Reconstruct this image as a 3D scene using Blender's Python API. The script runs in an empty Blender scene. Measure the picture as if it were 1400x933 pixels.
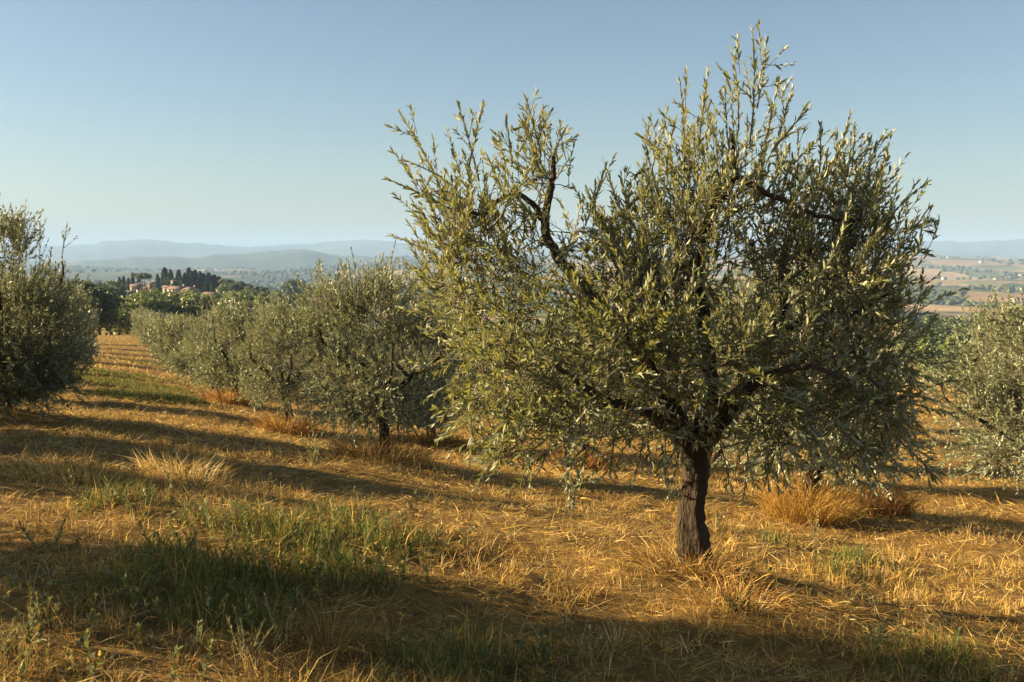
import bpy, math, random
import numpy as np
from mathutils import Vector, Matrix

RNG = np.random.default_rng(7)
sc = bpy.context.scene
COL = sc.collection
EYE = 1.6                                   # eye height above z = 0
F = 35.0 / 36.0 * 1400.0                    # focal length in pixels of the photograph
PITCH = math.atan((466.5 - 348.0) / F)
SUN_EL = 19.5
SUN_AHEAD = 3.0                            # degrees ahead of straight left

# ------------------------------------------------------------------ survey helpers
def ray(u, v):
    a = (u - 700.0) / F
    b = (466.5 - v) / F
    cp, sp = math.cos(PITCH), math.sin(PITCH)
    return np.array([a, cp + b * sp, -sp + b * cp])

def P(u, v, Y):
    r = ray(u, v)
    p = r * (Y / r[1])
    p[2] += EYE
    return p

# ------------------------------------------------------------------ noise
def _h(i, j, seed):
    s = np.sin(i * 127.1 + j * 311.7 + seed * 74.7) * 43758.5453
    return s - np.floor(s)

def vnoise(x, y, seed=0):
    xi, yi = np.floor(x), np.floor(y)
    fx, fy = x - xi, y - yi
    fx = fx * fx * (3 - 2 * fx); fy = fy * fy * (3 - 2 * fy)
    a, b = _h(xi, yi, seed), _h(xi + 1, yi, seed)
    c, d = _h(xi, yi + 1, seed), _h(xi + 1, yi + 1, seed)
    return (a + (b - a) * fx) * (1 - fy) + (c + (d - c) * fx) * fy - 0.5

def fbm(x, y, seed=0, oct=4, gain=0.5):
    s, a = 0.0, 1.0
    for k in range(oct):
        s = s + a * vnoise(x, y, seed + k * 13)
        x, y, a = x * 2.03 + 5.2, y * 2.03 - 3.1, a * gain
    return s

def smooth(a, b, x):
    t = np.clip((x - a) / (b - a), 0, 1)
    return t * t * (3 - 2 * t)

# ------------------------------------------------------------------ ground height
def rowline(t):                             # x of the big tree's row at distance Y = 6.6 + t
    return 1.21 - 0.4135 * t

_tt = np.linspace(-60, 140, 2001)
_zz = np.interp(_tt, [-60, -20, -12, -6.6, -2.5, 0, 7.4, 15, 22.4, 29.4, 37.4, 60, 100, 140],
                [-2.0, -2.1, -2.16, -2.15, -2.12, -2.15, -3.05, -3.9, -4.45, -5.0, -5.75, -7.0, -8.4, -11])
_k = np.hanning(31); _k /= _k.sum()
_zz[15:-15] = np.convolve(_zz, _k, 'same')[15:-15]
_lr = np.log([40, 50, 110, 160, 200, 330, 430, 520, 700, 1200, 2500, 6000, 12000, 60000])
_lz = [-5, -6, -8.3, -12.5, -15, -17.0, -16.3, -20, -36, -54, -66, -66, -60, -60]
_rr = np.log([40, 50, 110, 200, 400, 700, 1000, 1500, 2300, 3000, 3800, 4700, 5300, 6500, 60000])
_rz = [-6.5, -7.3, -14, -22, -37, -47, -55, -62, -66, -60, -38, -8, -12, -40, -60]
MOUNDS = []                                 # (x, y, height, radius)

def ground_z(X, Y):
    X = np.asarray(X, float); Y = np.asarray(Y, float)
    t = np.clip(Y - 6.6, -60, 140)
    s = X - rowline(t)
    cross = np.where(s < 0, 1.75 * (1 - np.exp(-np.abs(s) / 11.5)), -1.2 * (1 - np.exp(-np.abs(s) * 0.115)))
    zn = np.interp(t, _tt, _zz) + cross
    r = np.sqrt(X * X + Y * Y) + 1e-6
    a = np.where(Y > 0, np.clip(X / np.maximum(np.abs(Y), 1e-3), -3, 3), np.sign(X) * 3)
    L = np.log(r)
    zl, zr = np.interp(L, _lr, _lz), np.interp(L, _rr, _rz)
    w = smooth(-0.26, -0.08, a)
    zf = zl * (1 - w) + zr * w
    roll = fbm(X / 420, Y / 420, 3, 4) * 22 * smooth(500, 1500, r) + fbm(X / 1500, Y / 1500, 9, 3) * 32 * smooth(2000, 4200, r)
    roll = roll + fbm(X / 60, Y / 60, 5, 3) * 2.0 * smooth(90, 250, r)
    zf = zf + roll
    m = smooth(48, 115, r)
    z = zn * (1 - m) + zf * m
    near = 1 - smooth(40, 90, r)
    z = z + near * (0.16 * fbm(X * 0.55, Y * 0.55, 21, 3) + 0.05 * fbm(X * 2.7, Y * 2.7, 31, 3))
    for (mx, my, mh, mr) in MOUNDS:
        z = z + mh * np.exp(-((X - mx) ** 2 + (Y - my) ** 2) / (mr * mr))
    return z + EYE

def gz(x, y):
    return float(ground_z(np.array([x]), np.array([y]))[0])

def G(u, v):                                # where the line of sight meets the ground
    r = ray(u, v); r = r / r[1]
    Y = np.geomspace(1.5, 9000, 6000)
    z = ground_z(r[0] * Y, Y)
    k = int(np.argmax(r[2] * Y + EYE <= z))
    return np.array([r[0] * Y[k], Y[k], z[k]])

# ------------------------------------------------------------------ materials
def mat(name):
    m = bpy.data.materials.new(name); m.use_nodes = True
    nt = m.node_tree; nt.nodes.clear()
    return m, nt

def N(nt, typ, **kw):
    n = nt.nodes.new(typ)
    for k, v in kw.items():
        if k.startswith('i_'):
            n.inputs[k[2:].replace('_', ' ')].default_value = v
        else:
            setattr(n, k, v)
    return n

def ramp(nt, fac, stops, interp='LINEAR'):
    r = nt.nodes.new('ShaderNodeValToRGB'); r.color_ramp.interpolation = interp
    e = r.color_ramp.elements
    while len(e) < len(stops): e.new(0.5)
    for el, (p, c) in zip(e, stops):
        el.position = p; el.color = (*c, 1)
    nt.links.new(fac, r.inputs[0])
    return r.outputs[0]

def mix(nt, fac, a, b, blend='MIX'):
    n = nt.nodes.new('ShaderNodeMix'); n.data_type = 'RGBA'; n.blend_type = blend
    for sock, val in ((n.inputs[0], fac), (n.inputs[6], a), (n.inputs[7], b)):
        if hasattr(val, 'links') or isinstance(val, bpy.types.NodeSocket): nt.links.new(val, sock)
        elif isinstance(val, (int, float)): sock.default_value = val
        else: sock.default_value = (*val, 1)
    return n.outputs[2]

def noise(nt, vec, scale, detail=4, rough=0.55, dist=0.0):
    n = nt.nodes.new('ShaderNodeTexNoise')
    n.inputs['Scale'].default_value = scale; n.inputs['Detail'].default_value = detail
    n.inputs['Roughness'].default_value = rough; n.inputs['Distortion'].default_value = dist
    if vec is not None: nt.links.new(vec, n.inputs['Vector'])
    return n.outputs[0]

def mapping(nt, vec, scale):
    n = nt.nodes.new('ShaderNodeMapping'); n.inputs['Scale'].default_value = scale
    nt.links.new(vec, n.inputs['Vector']); return n.outputs[0]

def finish(nt, color, rough=0.9, bump=None, bstr=0.5, bdist=0.02, spec=0.2):
    p = nt.nodes.new('ShaderNodeBsdfPrincipled'); o = nt.nodes.new('ShaderNodeOutputMaterial')
    if isinstance(color, bpy.types.NodeSocket): nt.links.new(color, p.inputs['Base Color'])
    else: p.inputs['Base Color'].default_value = (*color, 1)
    p.inputs['Roughness'].default_value = rough
    p.inputs['Specular IOR Level'].default_value = spec
    if bump is not None:
        b = nt.nodes.new('ShaderNodeBump'); b.inputs['Strength'].default_value = bstr; b.inputs['Distance'].default_value = bdist
        nt.links.new(bump, b.inputs['Height']); nt.links.new(b.outputs[0], p.inputs['Normal'])
    nt.links.new(p.outputs[0], o.inputs[0])
    return p

def leaf_material(name, dark, light, under, rough=0.45, spec=0.35, transl=0.25, tcol=None):
    m, nt = mat(name)
    g = N(nt, 'ShaderNodeNewGeometry')
    top = ramp(nt, g.outputs['Random Per Island'], [(0.0, dark), (0.6, light), (0.97, light), (1.0, tuple(min(1, c * 1.5) for c in light))])
    und = mix(nt, g.outputs['Random Per Island'], tuple(c * 0.8 for c in under), under)
    c = mix(nt, g.outputs['Backfacing'], top, und)
    p = nt.nodes.new('ShaderNodeBsdfPrincipled')
    p.inputs['Roughness'].default_value = rough; p.inputs['Specular IOR Level'].default_value = spec
    nt.links.new(c, p.inputs['Base Color'])
    t = nt.nodes.new('ShaderNodeBsdfTranslucent')
    t.inputs['Color'].default_value = (*(tcol or tuple(x * 1.6 for x in light)), 1)
    ms = nt.nodes.new('ShaderNodeMixShader'); ms.inputs[0].default_value = transl
    nt.links.new(p.outputs[0], ms.inputs[1]); nt.links.new(t.outputs[0], ms.inputs[2])
    o = nt.nodes.new('ShaderNodeOutputMaterial'); nt.links.new(ms.outputs[0], o.inputs[0])
    return m

M_OLIVE = leaf_material('olive_leaf', (0.038, 0.05, 0.016), (0.155, 0.172, 0.064), (0.36, 0.37, 0.24), rough=.45, spec=.22, transl=0.24, tcol=(0.42, 0.38, 0.07))
M_OLIVE_FAR = leaf_material('olive_leaf_row', (0.062, 0.08, 0.033), (0.215, 0.235, 0.108), (0.40, 0.41, 0.275), spec=.22, transl=0.2, tcol=(0.33, 0.32, 0.11))
M_OAK = leaf_material('oak_leaf', (0.03, 0.045, 0.014), (0.07, 0.09, 0.025), (0.08, 0.10, 0.04), transl=0.2)
M_BROAD = leaf_material('broad_leaf', (0.065, 0.09, 0.02), (0.16, 0.185, 0.042), (0.15, 0.17, 0.055), transl=0.25)
M_CYPRESS = leaf_material('cypress_leaf', (0.016, 0.028, 0.012), (0.035, 0.052, 0.02), (0.035, 0.05, 0.02), transl=0.1)
M_PINE = leaf_material('pine_leaf', (0.035, 0.055, 0.018), (0.08, 0.10, 0.03), (0.07, 0.09, 0.03), transl=0.1)

def tint_material(name, transl=0.3, rough=0.7, spec=0.2):
    m, nt = mat(name)
    a = N(nt, 'ShaderNodeAttribute', attribute_name='tint')
    g = N(nt, 'ShaderNodeNewGeometry')
    v = ramp(nt, g.outputs['Random Per Island'], [(0, (0.62, 0.62, 0.62)), (1, (1.3, 1.3, 1.3))])
    c = mix(nt, 1.0, a.outputs['Color'], v, 'MULTIPLY')
    p = nt.nodes.new('ShaderNodeBsdfPrincipled'); p.inputs['Roughness'].default_value = rough
    p.inputs['Specular IOR Level'].default_value = spec
    nt.links.new(c, p.inputs['Base Color'])
    t = nt.nodes.new('ShaderNodeBsdfTranslucent'); nt.links.new(c, t.inputs['Color'])
    ms = nt.nodes.new('ShaderNodeMixShader'); ms.inputs[0].default_value = transl
    nt.links.new(p.outputs[0], ms.inputs[1]); nt.links.new(t.outputs[0], ms.inputs[2])
    o = nt.nodes.new('ShaderNodeOutputMaterial'); nt.links.new(ms.outputs[0], o.inputs[0])
    return m
M_BLADE = tint_material('grass_blade')

def bark_material():
    m, nt = mat('olive_bark')
    tc = N(nt, 'ShaderNodeTexCoord').outputs['Object']
    mp = mapping(nt, tc, (1, 1, 0.28))
    n1 = noise(nt, mp, 30, 6, 0.65, 0.6); n2 = noise(nt, tc, 5, 3)
    v = N(nt, 'ShaderNodeTexVoronoi', feature='DISTANCE_TO_EDGE'); v.inputs['Scale'].default_value = 38
    nt.links.new(mp, v.inputs['Vector'])
    c = ramp(nt, n1, [(0.3, (0.02, 0.014, 0.009)), (0.55, (0.05, 0.035, 0.023)), (0.75, (0.11, 0.08, 0.052))])
    c = mix(nt, n2, c, (0.06, 0.042, 0.024))
    mu = N(nt, 'ShaderNodeMath', operation='ADD'); nt.links.new(n1, mu.inputs[0]); nt.links.new(v.outputs[0], mu.inputs[1])
    finish(nt, c, 0.92, mu.outputs[0], 0.9, 0.02, 0.15)
    return m
M_BARK = bark_material()
m, nt = mat('twig_bark')
tc = N(nt, 'ShaderNodeTexCoord').outputs['Object']
finish(nt, ramp(nt, noise(nt, tc, 18, 3), [(0.3, (0.07, 0.052, 0.03)), (0.7, (0.17, 0.14, 0.085))]), 0.85)
M_TWIG = m

# ------------------------------------------------------------------ mesh helpers
def mesh_obj(name, verts, polys, material, parent=None, smooth_shade=False, tint=None, loc=None):
    """verts (N,3); polys: list of int arrays (k, n) with n corners each"""
    me = bpy.data.meshes.new(name)
    verts = np.ascontiguousarray(verts, dtype=np.float32)
    me.vertices.add(len(verts)); me.vertices.foreach_set('co', verts.ravel())
    polys = [np.asarray(p, dtype=np.int32) for p in polys if len(p)]
    loops = np.concatenate([p.ravel() for p in polys])
    tot = np.concatenate([np.full(len(p), p.shape[1], np.int32) for p in polys])
    start = np.concatenate([[0], np.cumsum(tot)[:-1]]).astype(np.int32)
    me.loops.add(len(loops)); me.loops.foreach_set('vertex_index', loops)
    me.polygons.add(len(tot)); me.polygons.foreach_set('loop_start', start)
    if smooth_shade: me.polygons.foreach_set('use_smooth', np.ones(len(tot), bool))
    me.update(calc_edges=True)
    if tint is not None:
        at = me.attributes.new('tint', 'FLOAT_COLOR', 'POINT')
        c = np.ones((len(verts), 4), np.float32); c[:, :3] = tint
        at.data.foreach_set('color', c.ravel())
    me.materials.append(material)
    o = bpy.data.objects.new(name, me); COL.objects.link(o)
    if parent is not None: o.parent = parent
    if loc is not None: o.location = loc
    return o

def tag(o, label=None, cat=None, group=None, kind=None):
    if label: o['label'] = label
    if cat: o['category'] = cat
    if group: o['group'] = group
    if kind: o['kind'] = kind
    return o

def empty(name, loc, rz=0.0, scale=1.0):
    o = bpy.data.objects.new(name, None); COL.objects.link(o)
    o.empty_display_size = 0.3
    o.location = loc; o.rotation_euler = (0, 0, rz); o.scale = (scale,) * 3
    return o

def copy_tree(o, parent=None):
    kids = list(o.children)
    c = o.copy(); COL.objects.link(c)
    if parent is not None: c.parent = parent
    for k in kids: copy_tree(k, c)
    return c

class MB:
    def __init__(self): self.v, self.q, self.t, self.n = [], [], [], 0
    def add(self, v, q=None, t=None):
        v = np.asarray(v, float)
        if q is not None and len(q): self.q.append(np.asarray(q) + self.n)
        if t is not None and len(t): self.t.append(np.asarray(t) + self.n)
        self.v.append(v); self.n += len(v)
    def box(self, c, s, R=None):
        v = np.array([[x, y, z] for x in (-.5, .5) for y in (-.5, .5) for z in (-.5, .5)]) * s
        if R is not None: v = v @ R.T
        self.add(v + c, [[0, 1, 3, 2], [4, 6, 7, 5], [0, 4, 5, 1], [2, 3, 7, 6], [0, 2, 6, 4], [1, 5, 7, 3]])
    def build(self, name, material, parent=None, **kw):
        pol = []
        if self.q: pol.append(np.concatenate(self.q))
        if self.t: pol.append(np.concatenate(self.t))
        return mesh_obj(name, np.concatenate(self.v), pol, material, parent, **kw)

def unit(a):
    return a / np.maximum(np.linalg.norm(a, axis=-1, keepdims=True), 1e-9)

def frames(d):
    ref = np.where(np.abs(d[..., 2:3]) < 0.9, np.array([0, 0, 1.0]), np.array([1.0, 0, 0]))
    a = unit(np.cross(d, ref)); b = np.cross(d, a)
    return a, b

def tubes(paths, radii, sides):
    """paths (T,K,3), radii (T,K) -> verts, quads (open ended, tapered)"""
    T, K, _ = paths.shape
    d = np.gradient(paths, axis=1); d = unit(d)
    a, b = frames(d)
    th = np.arange(sides) * 2 * math.pi / sides
    ring = a[:, :, None] * np.cos(th)[None, None, :, None] + b[:, :, None] * np.sin(th)[None, None, :, None]
    v = paths[:, :, None] + ring * radii[:, :, None, None]
    idx = np.arange(T * K * sides).reshape(T, K, sides)
    i0 = idx[:, :-1]; i1 = idx[:, 1:]
    q = np.stack([i0, np.roll(i0, -1, 2), np.roll(i1, -1, 2), i1], -1).reshape(-1, 4)
    return v.reshape(-1, 3), q

def catmull(pts, n):
    pts = np.asarray(pts, float)
    p = np.vstack([2 * pts[0] - pts[1], pts, 2 * pts[-1] - pts[-2]])
    out = []
    for i in range(len(pts) - 1):
        t = np.linspace(0, 1, n, endpoint=False)[:, None]
        a, b, c, d = p[i], p[i + 1], p[i + 2], p[i + 3]
        out.append(0.5 * (2 * b + (c - a) * t + (2 * a - 5 * b + 4 * c - d) * t ** 2 + (3 * b - a - 3 * c + d) * t ** 3))
    return np.vstack(out + [pts[-1:]])

def woody(path, radii, sides, rng, gnarl=0.15):
    """one gnarled tube with closed tip"""
    path = np.asarray(path, float); K = len(path)
    d = unit(np.gradient(path, axis=0))
    # parallel transport
    a = np.zeros_like(d); a[0] = frames(d[:1])[0][0]
    for i in range(1, K):
        w = a[i - 1] - d[i] * np.dot(a[i - 1], d[i]); a[i] = w / np.linalg.norm(w)
    b = np.cross(d, a)
    th = np.arange(sides) * 2 * math.pi / sides
    L = np.concatenate([[0], np.cumsum(np.linalg.norm(np.diff(path, axis=0), axis=1))])
    ph = rng.uniform(0, 6.28, 6)
    R = np.ones((K, sides))
    for k, (f, am) in enumerate([(2, .5), (3, .6), (5, .4), (7, .3)]):
        R += gnarl * am * np.sin(f * th[None] + ph[k] + L[:, None] * (3 + 4 * k) * 0.6)
    R += gnarl * 0.5 * rng.normal(0, 1, (K, sides)) * 0.4
    R *= np.asarray(radii)[:, None]
    v = path[:, None] + (a[:, None] * np.cos(th)[None, :, None] + b[:, None] * np.sin(th)[None, :, None]) * R[:, :, None]
    idx = np.arange(K * sides).reshape(K, sides)
    i0, i1 = idx[:-1], idx[1:]
    q = np.stack([i0, np.roll(i0, -1, 1), np.roll(i1, -1, 1), i1], -1).reshape(-1, 4)
    v = np.vstack([v.reshape(-1, 3), path[-1:] + d[-1:] * radii[-1] * 0.6])
    t = np.stack([idx[-1], np.roll(idx[-1], -1), np.full(sides, K * sides)], -1)
    return v, q, t

# leaves -------------------------------------------------------------
LT6 = np.array([[0, 0, 0], [.35, .5, .015], [.35, -.5, .015], [.72, .42, 0], [.72, -.42, 0], [1, 0, -.05]])
LF6 = np.array([[0, 2, 1], [1, 2, 4], [1, 4, 3], [3, 4, 5]])
LT8 = np.array([[0, 0, 0], [.3, .46, .05], [.3, 0, .02], [.3, -.46, .05], [.7, .44, .03], [.7, 0, 0.0], [.7, -.44, .03], [1, 0, -.07]])
LF8 = np.array([[0, 2, 1], [0, 3, 2], [1, 2, 5], [1, 5, 4], [2, 3, 6], [2, 6, 5], [4, 5, 7], [5, 6, 7]])
def leaf_mesh(pos, d, n, length, width, hi=False):
    T, Fc = (LT8, LF8) if hi else (LT6, LF6)
    d = unit(d); n = unit(n - d * np.sum(n * d, 1, keepdims=True)); w = np.cross(n, d)
    v = (pos[:, None] + d[:, None] * (T[None, :, 0:1] * length[:, None, None])
         + w[:, None] * (T[None, :, 1:2] * width[:, None, None]) + n[:, None] * (T[None, :, 2:3] * length[:, None, None]))
    f = Fc[None] + (np.arange(len(pos)) * len(T))[:, None, None]
    return v.reshape(-1, 3), f.reshape(-1, 3)

def twig_leaves(p0, d, L, bend, rng, spacing, leaf_len, leaf_w, hi, start=0.05, ang=0.75):
    """opposite leaf pairs along curved twigs -> leaf mesh + twig paths"""
    T = len(p0); K = int(max(3, np.ceil(L.max() / spacing)))
    s = (np.arange(K)[None] + rng.uniform(0, .8, (T, K))) * spacing
    ok = (s < L[:, None]) & (s > start)
    tt = s / L[:, None]
    pos = p0[:, None] + d[:, None] * s[..., None] + bend[:, None] * (tt ** 2)[..., None] * L[:, None, None]
    tan = unit(d[:, None] + 2 * bend[:, None] * tt[..., None])
    a, b = frames(tan)
    roll = rng.uniform(0, 6.28, (T, 1)) + (np.arange(K)[None] % 2) * (math.pi / 2) + rng.normal(0, .3, (T, K))
    side = a * np.cos(roll)[..., None] + b * np.sin(roll)[..., None]
    out_p, out_d, out_n, out_l = [], [], [], []
    for sg in (1, -1):
        an = np.clip(rng.normal(ang, .30, (T, K)) * (1.0 - 0.45 * tt), .12, 1.5)
        dd = tan * np.cos(an)[..., None] + sg * side * np.sin(an)[..., None]
        nn = tan * np.sin(an)[..., None] - sg * side * np.cos(an)[..., None] + rng.normal(0, .35, (T, K, 3))
        ll = leaf_len * rng.uniform(.5, 1.25, (T, K)) * (1 - .35 * np.abs(tt - .45))
        keep = ok & (rng.random((T, K)) > .07)
        out_p.append(pos[keep]); out_d.append(dd[keep]); out_n.append(nn[keep]); out_l.append(ll[keep])
    # a terminal tuft leaf
    end = p0 + d * L[:, None] + bend * L[:, None]
    out_p.append(end - unit(d + 2 * bend) * .01); out_d.append(unit(d + 2 * bend) + rng.normal(0, .12, (T, 3)))
    out_n.append(rng.normal(0, 1, (T, 3))); out_l.append(np.full(T, leaf_len * .8))
    p, dd, nn, ll = map(np.concatenate, (out_p, out_d, out_n, out_l))
    v, f = leaf_mesh(p, dd, nn, ll, ll * leaf_w * rng.uniform(.8, 1.2, len(ll)), hi)
    k4 = np.linspace(0, 1, 4)
    paths = p0[:, None] + d[:, None] * (k4[None] * L[:, None])[..., None] + bend[:, None] * (k4 ** 2)[None, :, None] * L[:, None, None]
    return v, f, paths

def sample_blobs(blobs, n, rng, shell):
    w = np.array([b[2] for b in blobs], float); w /= w.sum()
    k = rng.choice(len(blobs), n, p=w)
    c = np.array([b[0] for b in blobs])[k]; r = np.array([b[1] for b in blobs])[k]
    d = unit(rng.normal(0, 1, (n, 3)))
    rad = rng.random(n) ** shell
    return c + d * rad[:, None] * r, d, rad

def make_olive(name, trunk, limbs, blobs, rng, nsec, ntwig, leaf_len, leaf_w, twig_len, spacing, hi=False, shoots=(),
               leaf_mat=None, floor=None, clump=.085):
    """all coordinates relative to the base; returns the tree's empty"""
    root = empty(name, (0, 0, 0))
    sides = 14 if hi else 8
    tp = catmull(trunk[0], 8); rr = np.interp(np.linspace(0, 1, len(tp)), np.linspace(0, 1, len(trunk[1])), trunk[1])
    mb = MB(); v, q, t = woody(tp, rr, sides + 6, rng, .24); mb.add(v, q, t)
    trunk_o = mb.build('trunk', M_BARK, root, smooth_shade=True)
    nodes, ndir, nrad = [], [], []
    for pts, ra in limbs:
        lp = catmull(pts, 7); lp[1:-1] += rng.normal(0, .005, (len(lp) - 2, 3))
        lr = np.interp(np.linspace(0, 1, len(lp)), np.linspace(0, 1, len(ra)), ra)
        mb = MB(); v, q, t = woody(lp, lr, sides - 2, rng, .13); mb.add(v, q, t)
        mb.build('limb', M_BARK, root, smooth_shade=True)
        nodes.append(lp[3:]); ndir.append(unit(np.gradient(lp, axis=0))[3:]); nrad.append(lr[3:])
    nodes, ndir, nrad = np.concatenate(nodes), np.concatenate(ndir), np.concatenate(nrad)
    # secondary branches, nearest first
    sp, _, _ = sample_blobs(blobs, nsec, rng, .55)
    dist = np.min(np.linalg.norm(sp[:, None] - nodes[None], axis=2), axis=1)
    sp = sp[np.argsort(dist)]
    paths, radii = [], []
    for p in sp:
        dv = p[None] - nodes; dl = np.linalg.norm(dv, axis=1)
        cost = dl * (1.25 - .45 * np.sum(dv * ndir, 1) / np.maximum(dl, 1e-6)) + .35 * np.maximum(0, nodes[:, 2] - p[2])
        k = int(np.argmin(cost)); L = dl[k]
        if L < .08: continue
        m1 = nodes[k] + ndir[k] * L * .3 + np.array([0, 0, .10 * L]) ; 
        s = np.linspace(0, 1, 8)[:, None]
        path = nodes[k] * (1 - s) ** 2 + 2 * m1 * s * (1 - s) + p * s ** 2 + np.vstack([np.zeros((1, 3)), rng.normal(0, .018 * min(L, 1), (7, 3))])
        r0 = min(nrad[k] * .75, .007 + .012 * L); r = np.linspace(r0, max(.0032, r0 * .4), 8)
        paths.append(path); radii.append(r)
        nodes = np.vstack([nodes, path[2:]]); ndir = np.vstack([ndir, unit(np.gradient(path, axis=0))[2:]]); nrad = np.concatenate([nrad, r[2:]])
    wood = MB()
    if paths: wood.add(*tubes(np.array(paths), np.array(radii), 6 if hi else 4))
    # twigs
    tw, od, rad = sample_blobs(blobs, ntwig, rng, .42)
    if paths:
        ends = np.array(paths)[:, 4:].reshape(-1, 3); nc = int(ntwig * .68)
        wgt = rng.gamma(.7, 1, len(ends)); ci = rng.choice(len(ends), nc, p=wgt / wgt.sum())
        tw[:nc] = ends[ci] + rng.normal(0, clump, (nc, 3))
    near = np.empty(len(tw), int); D = np.empty(len(tw))
    for a in range(0, len(tw), 300):
        dm = np.linalg.norm(tw[a:a + 300, None] - nodes[None], axis=2)
        near[a:a + 300] = dm.argmin(1); D[a:a + 300] = dm.min(1)
    base = nodes[near]
    # pull remote twigs in towards their branch
    pull = np.clip((D - .55) / np.maximum(D, 1e-6), 0, 1); tw = tw + (base - tw) * pull[:, None] * .5
    out = unit(tw - base)
    zmid = np.median(tw[:, 2]); zs = np.clip((tw[:, 2] - zmid) / max(.3, np.ptp(tw[:, 2]) * .4), -1, 1)
    upf = np.where(zs > -.35, +.5 + .5 * zs, -.22 + .6 * rng.random(len(tw)))
    ctr = np.mean(tw, axis=0); hor = unit((tw - ctr) * [1, 1, .25])
    d = unit(out * .35 + hor * .38 + np.array([0, 0, 1.]) * upf[:, None] + rng.normal(0, .48, tw.shape))
    L = twig_len * rng.uniform(.55, 1.25, len(tw)) * (1 + .25 * np.clip(zs, 0, 1))
    bend = np.array([0, 0, 1.]) * np.where(zs > -.3, .16, -.16)[:, None] + rng.normal(0, .15, tw.shape)
    if floor is not None:
        keep = tw[:, 2] + np.minimum(0, (d[:, 2] + bend[:, 2]) * L) > floor + rng.normal(0, .08, len(tw))
        tw, base, out, d, L, bend, near = tw[keep], base[keep], out[keep], d[keep], L[keep], bend[keep], near[keep]
    s = np.linspace(0, 1, 4)[None, :, None]
    md = base + ndir[near] * .3 * np.linalg.norm(tw - base, axis=1, keepdims=True)
    con = base[:, None] * (1 - s) ** 2 + 2 * md[:, None] * s * (1 - s) + (tw)[:, None] * s ** 2
    lv, lf, tp2 = twig_leaves(tw, d, L, bend, rng, spacing, leaf_len, leaf_w, hi)
    vs, fs, nv = [lv], [lf], len(lv)
    r4 = np.linspace(1, .45, 4)[None]
    wood.add(*tubes(con, np.full((len(con), 4), .0034), 3))
    wood.add(*tubes(tp2, r4 * .0030 + np.zeros((len(tp2), 1)), 3))
    # the connecting stretches carry some leaves as well
    if hi:
        dd = tw - base; LL = np.linalg.norm(dd, axis=1); ok = LL > .12
        v2, f2, _ = twig_leaves(base[ok], unit(dd[ok]), LL[ok], np.zeros((ok.sum(), 3)), rng, spacing * 1.5, leaf_len * .95, leaf_w, hi)
        vs.append(v2); fs.append(f2 + nv); nv += len(v2)
    # long upright shoots
    if len(shoots):
        b = np.array([x[0] for x in shoots]); e = np.array([x[1] for x in shoots])
        dd = e - b; LL = np.linalg.norm(dd, axis=1); dd = unit(dd)
        bd = np.cross(dd, rng.normal(0, 1, dd.shape)) * .05
        v2, f2, p2 = twig_leaves(b, dd, LL, bd, rng, spacing * 1.0, leaf_len, leaf_w, hi, ang=.55)
        vs.append(v2); fs.append(f2 + nv); nv += len(v2)
        wood.add(*tubes(p2, np.linspace(.006, .002, 4)[None] + np.zeros((len(p2), 1)), 4))
        # side twigs of the shoots
        k = rng.integers(0, len(b), len(b) * 3); t = rng.uniform(.1, .8, len(k))
        bb = b[k] + dd[k] * (LL[k] * t)[:, None]
        d3 = unit(dd[k] * .8 + rng.normal(0, .42, (len(k), 3)))
        v2, f2, p2 = twig_leaves(bb, d3, LL[k] * rng.uniform(.22, .45, len(k)) * (1.1 - .6 * t) + .05, d3 * 0 + [0, 0, .12], rng, spacing, leaf_len * .95, leaf_w, hi)
        vs.append(v2); fs.append(f2 + nv); nv += len(v2)
        wood.add(*tubes(p2, np.linspace(.003, .0015, 4)[None] + np.zeros((len(p2), 1)), 3))
    crown = mesh_obj('crown', np.concatenate(vs), [np.concatenate(fs)], leaf_mat or M_OLIVE, root)
    wood.build('branchwork', M_TWIG, crown)
    return root

# ------------------------------------------------------------------ the big olive
BY = 6.6
b0 = G(950, 784); BX, BY = float(b0[0]), float(b0[1])
MOUNDS.append((BX, BY, 0.05, 0.6))

# rows of the grove: (distance along the row) -> world
def on_row(s, Y):
    return rowline(Y - 6.6) + s, Y
ROW_SPOTS = {}
rows = {
    'first': (0.0, [14.0, 21.6, 29.0, 36.4, 43.8, 51.2, 58.6, 66.0, 73.4, 80.8, 88.2, 95.6, 103]),
    'upper': (-5.4, [15.4, 23.0, 30.5, 38.0, 45.4, 52.8, 60.2, 67.6, 75.0, 82.4]),
    'lower': (5.1, [12.3, 18.7, 26.2, 33.6, 41.0, 48.4, 55.8]),
    'third': (10.2, [15.2, 22.6, 30.0, 37.4, 44.8]),
    'fourth': (15.6, [21.0, 28.4, 35.8, 43.2]),
    'fifth': (21.0, [32.0, 39.4]),
}
jit = np.random.default_rng(11)
for k, (s, ys) in rows.items():
    ROW_SPOTS[k] = []
    for y in ys:
        x, yy = on_row(s, y)
        ROW_SPOTS[k].append((x + jit.normal(0, .12), yy + jit.normal(0, .15)))
ROW_SPOTS['lower'][2] = (-1.85, 22.6)
for x, y in [ROW_SPOTS['first'][0], ROW_SPOTS['first'][1], ROW_SPOTS['first'][2], ROW_SPOTS['lower'][0], ROW_SPOTS['lower'][1], ROW_SPOTS['upper'][0]]:
    MOUNDS.append((x, y, .12, .6))

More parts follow.
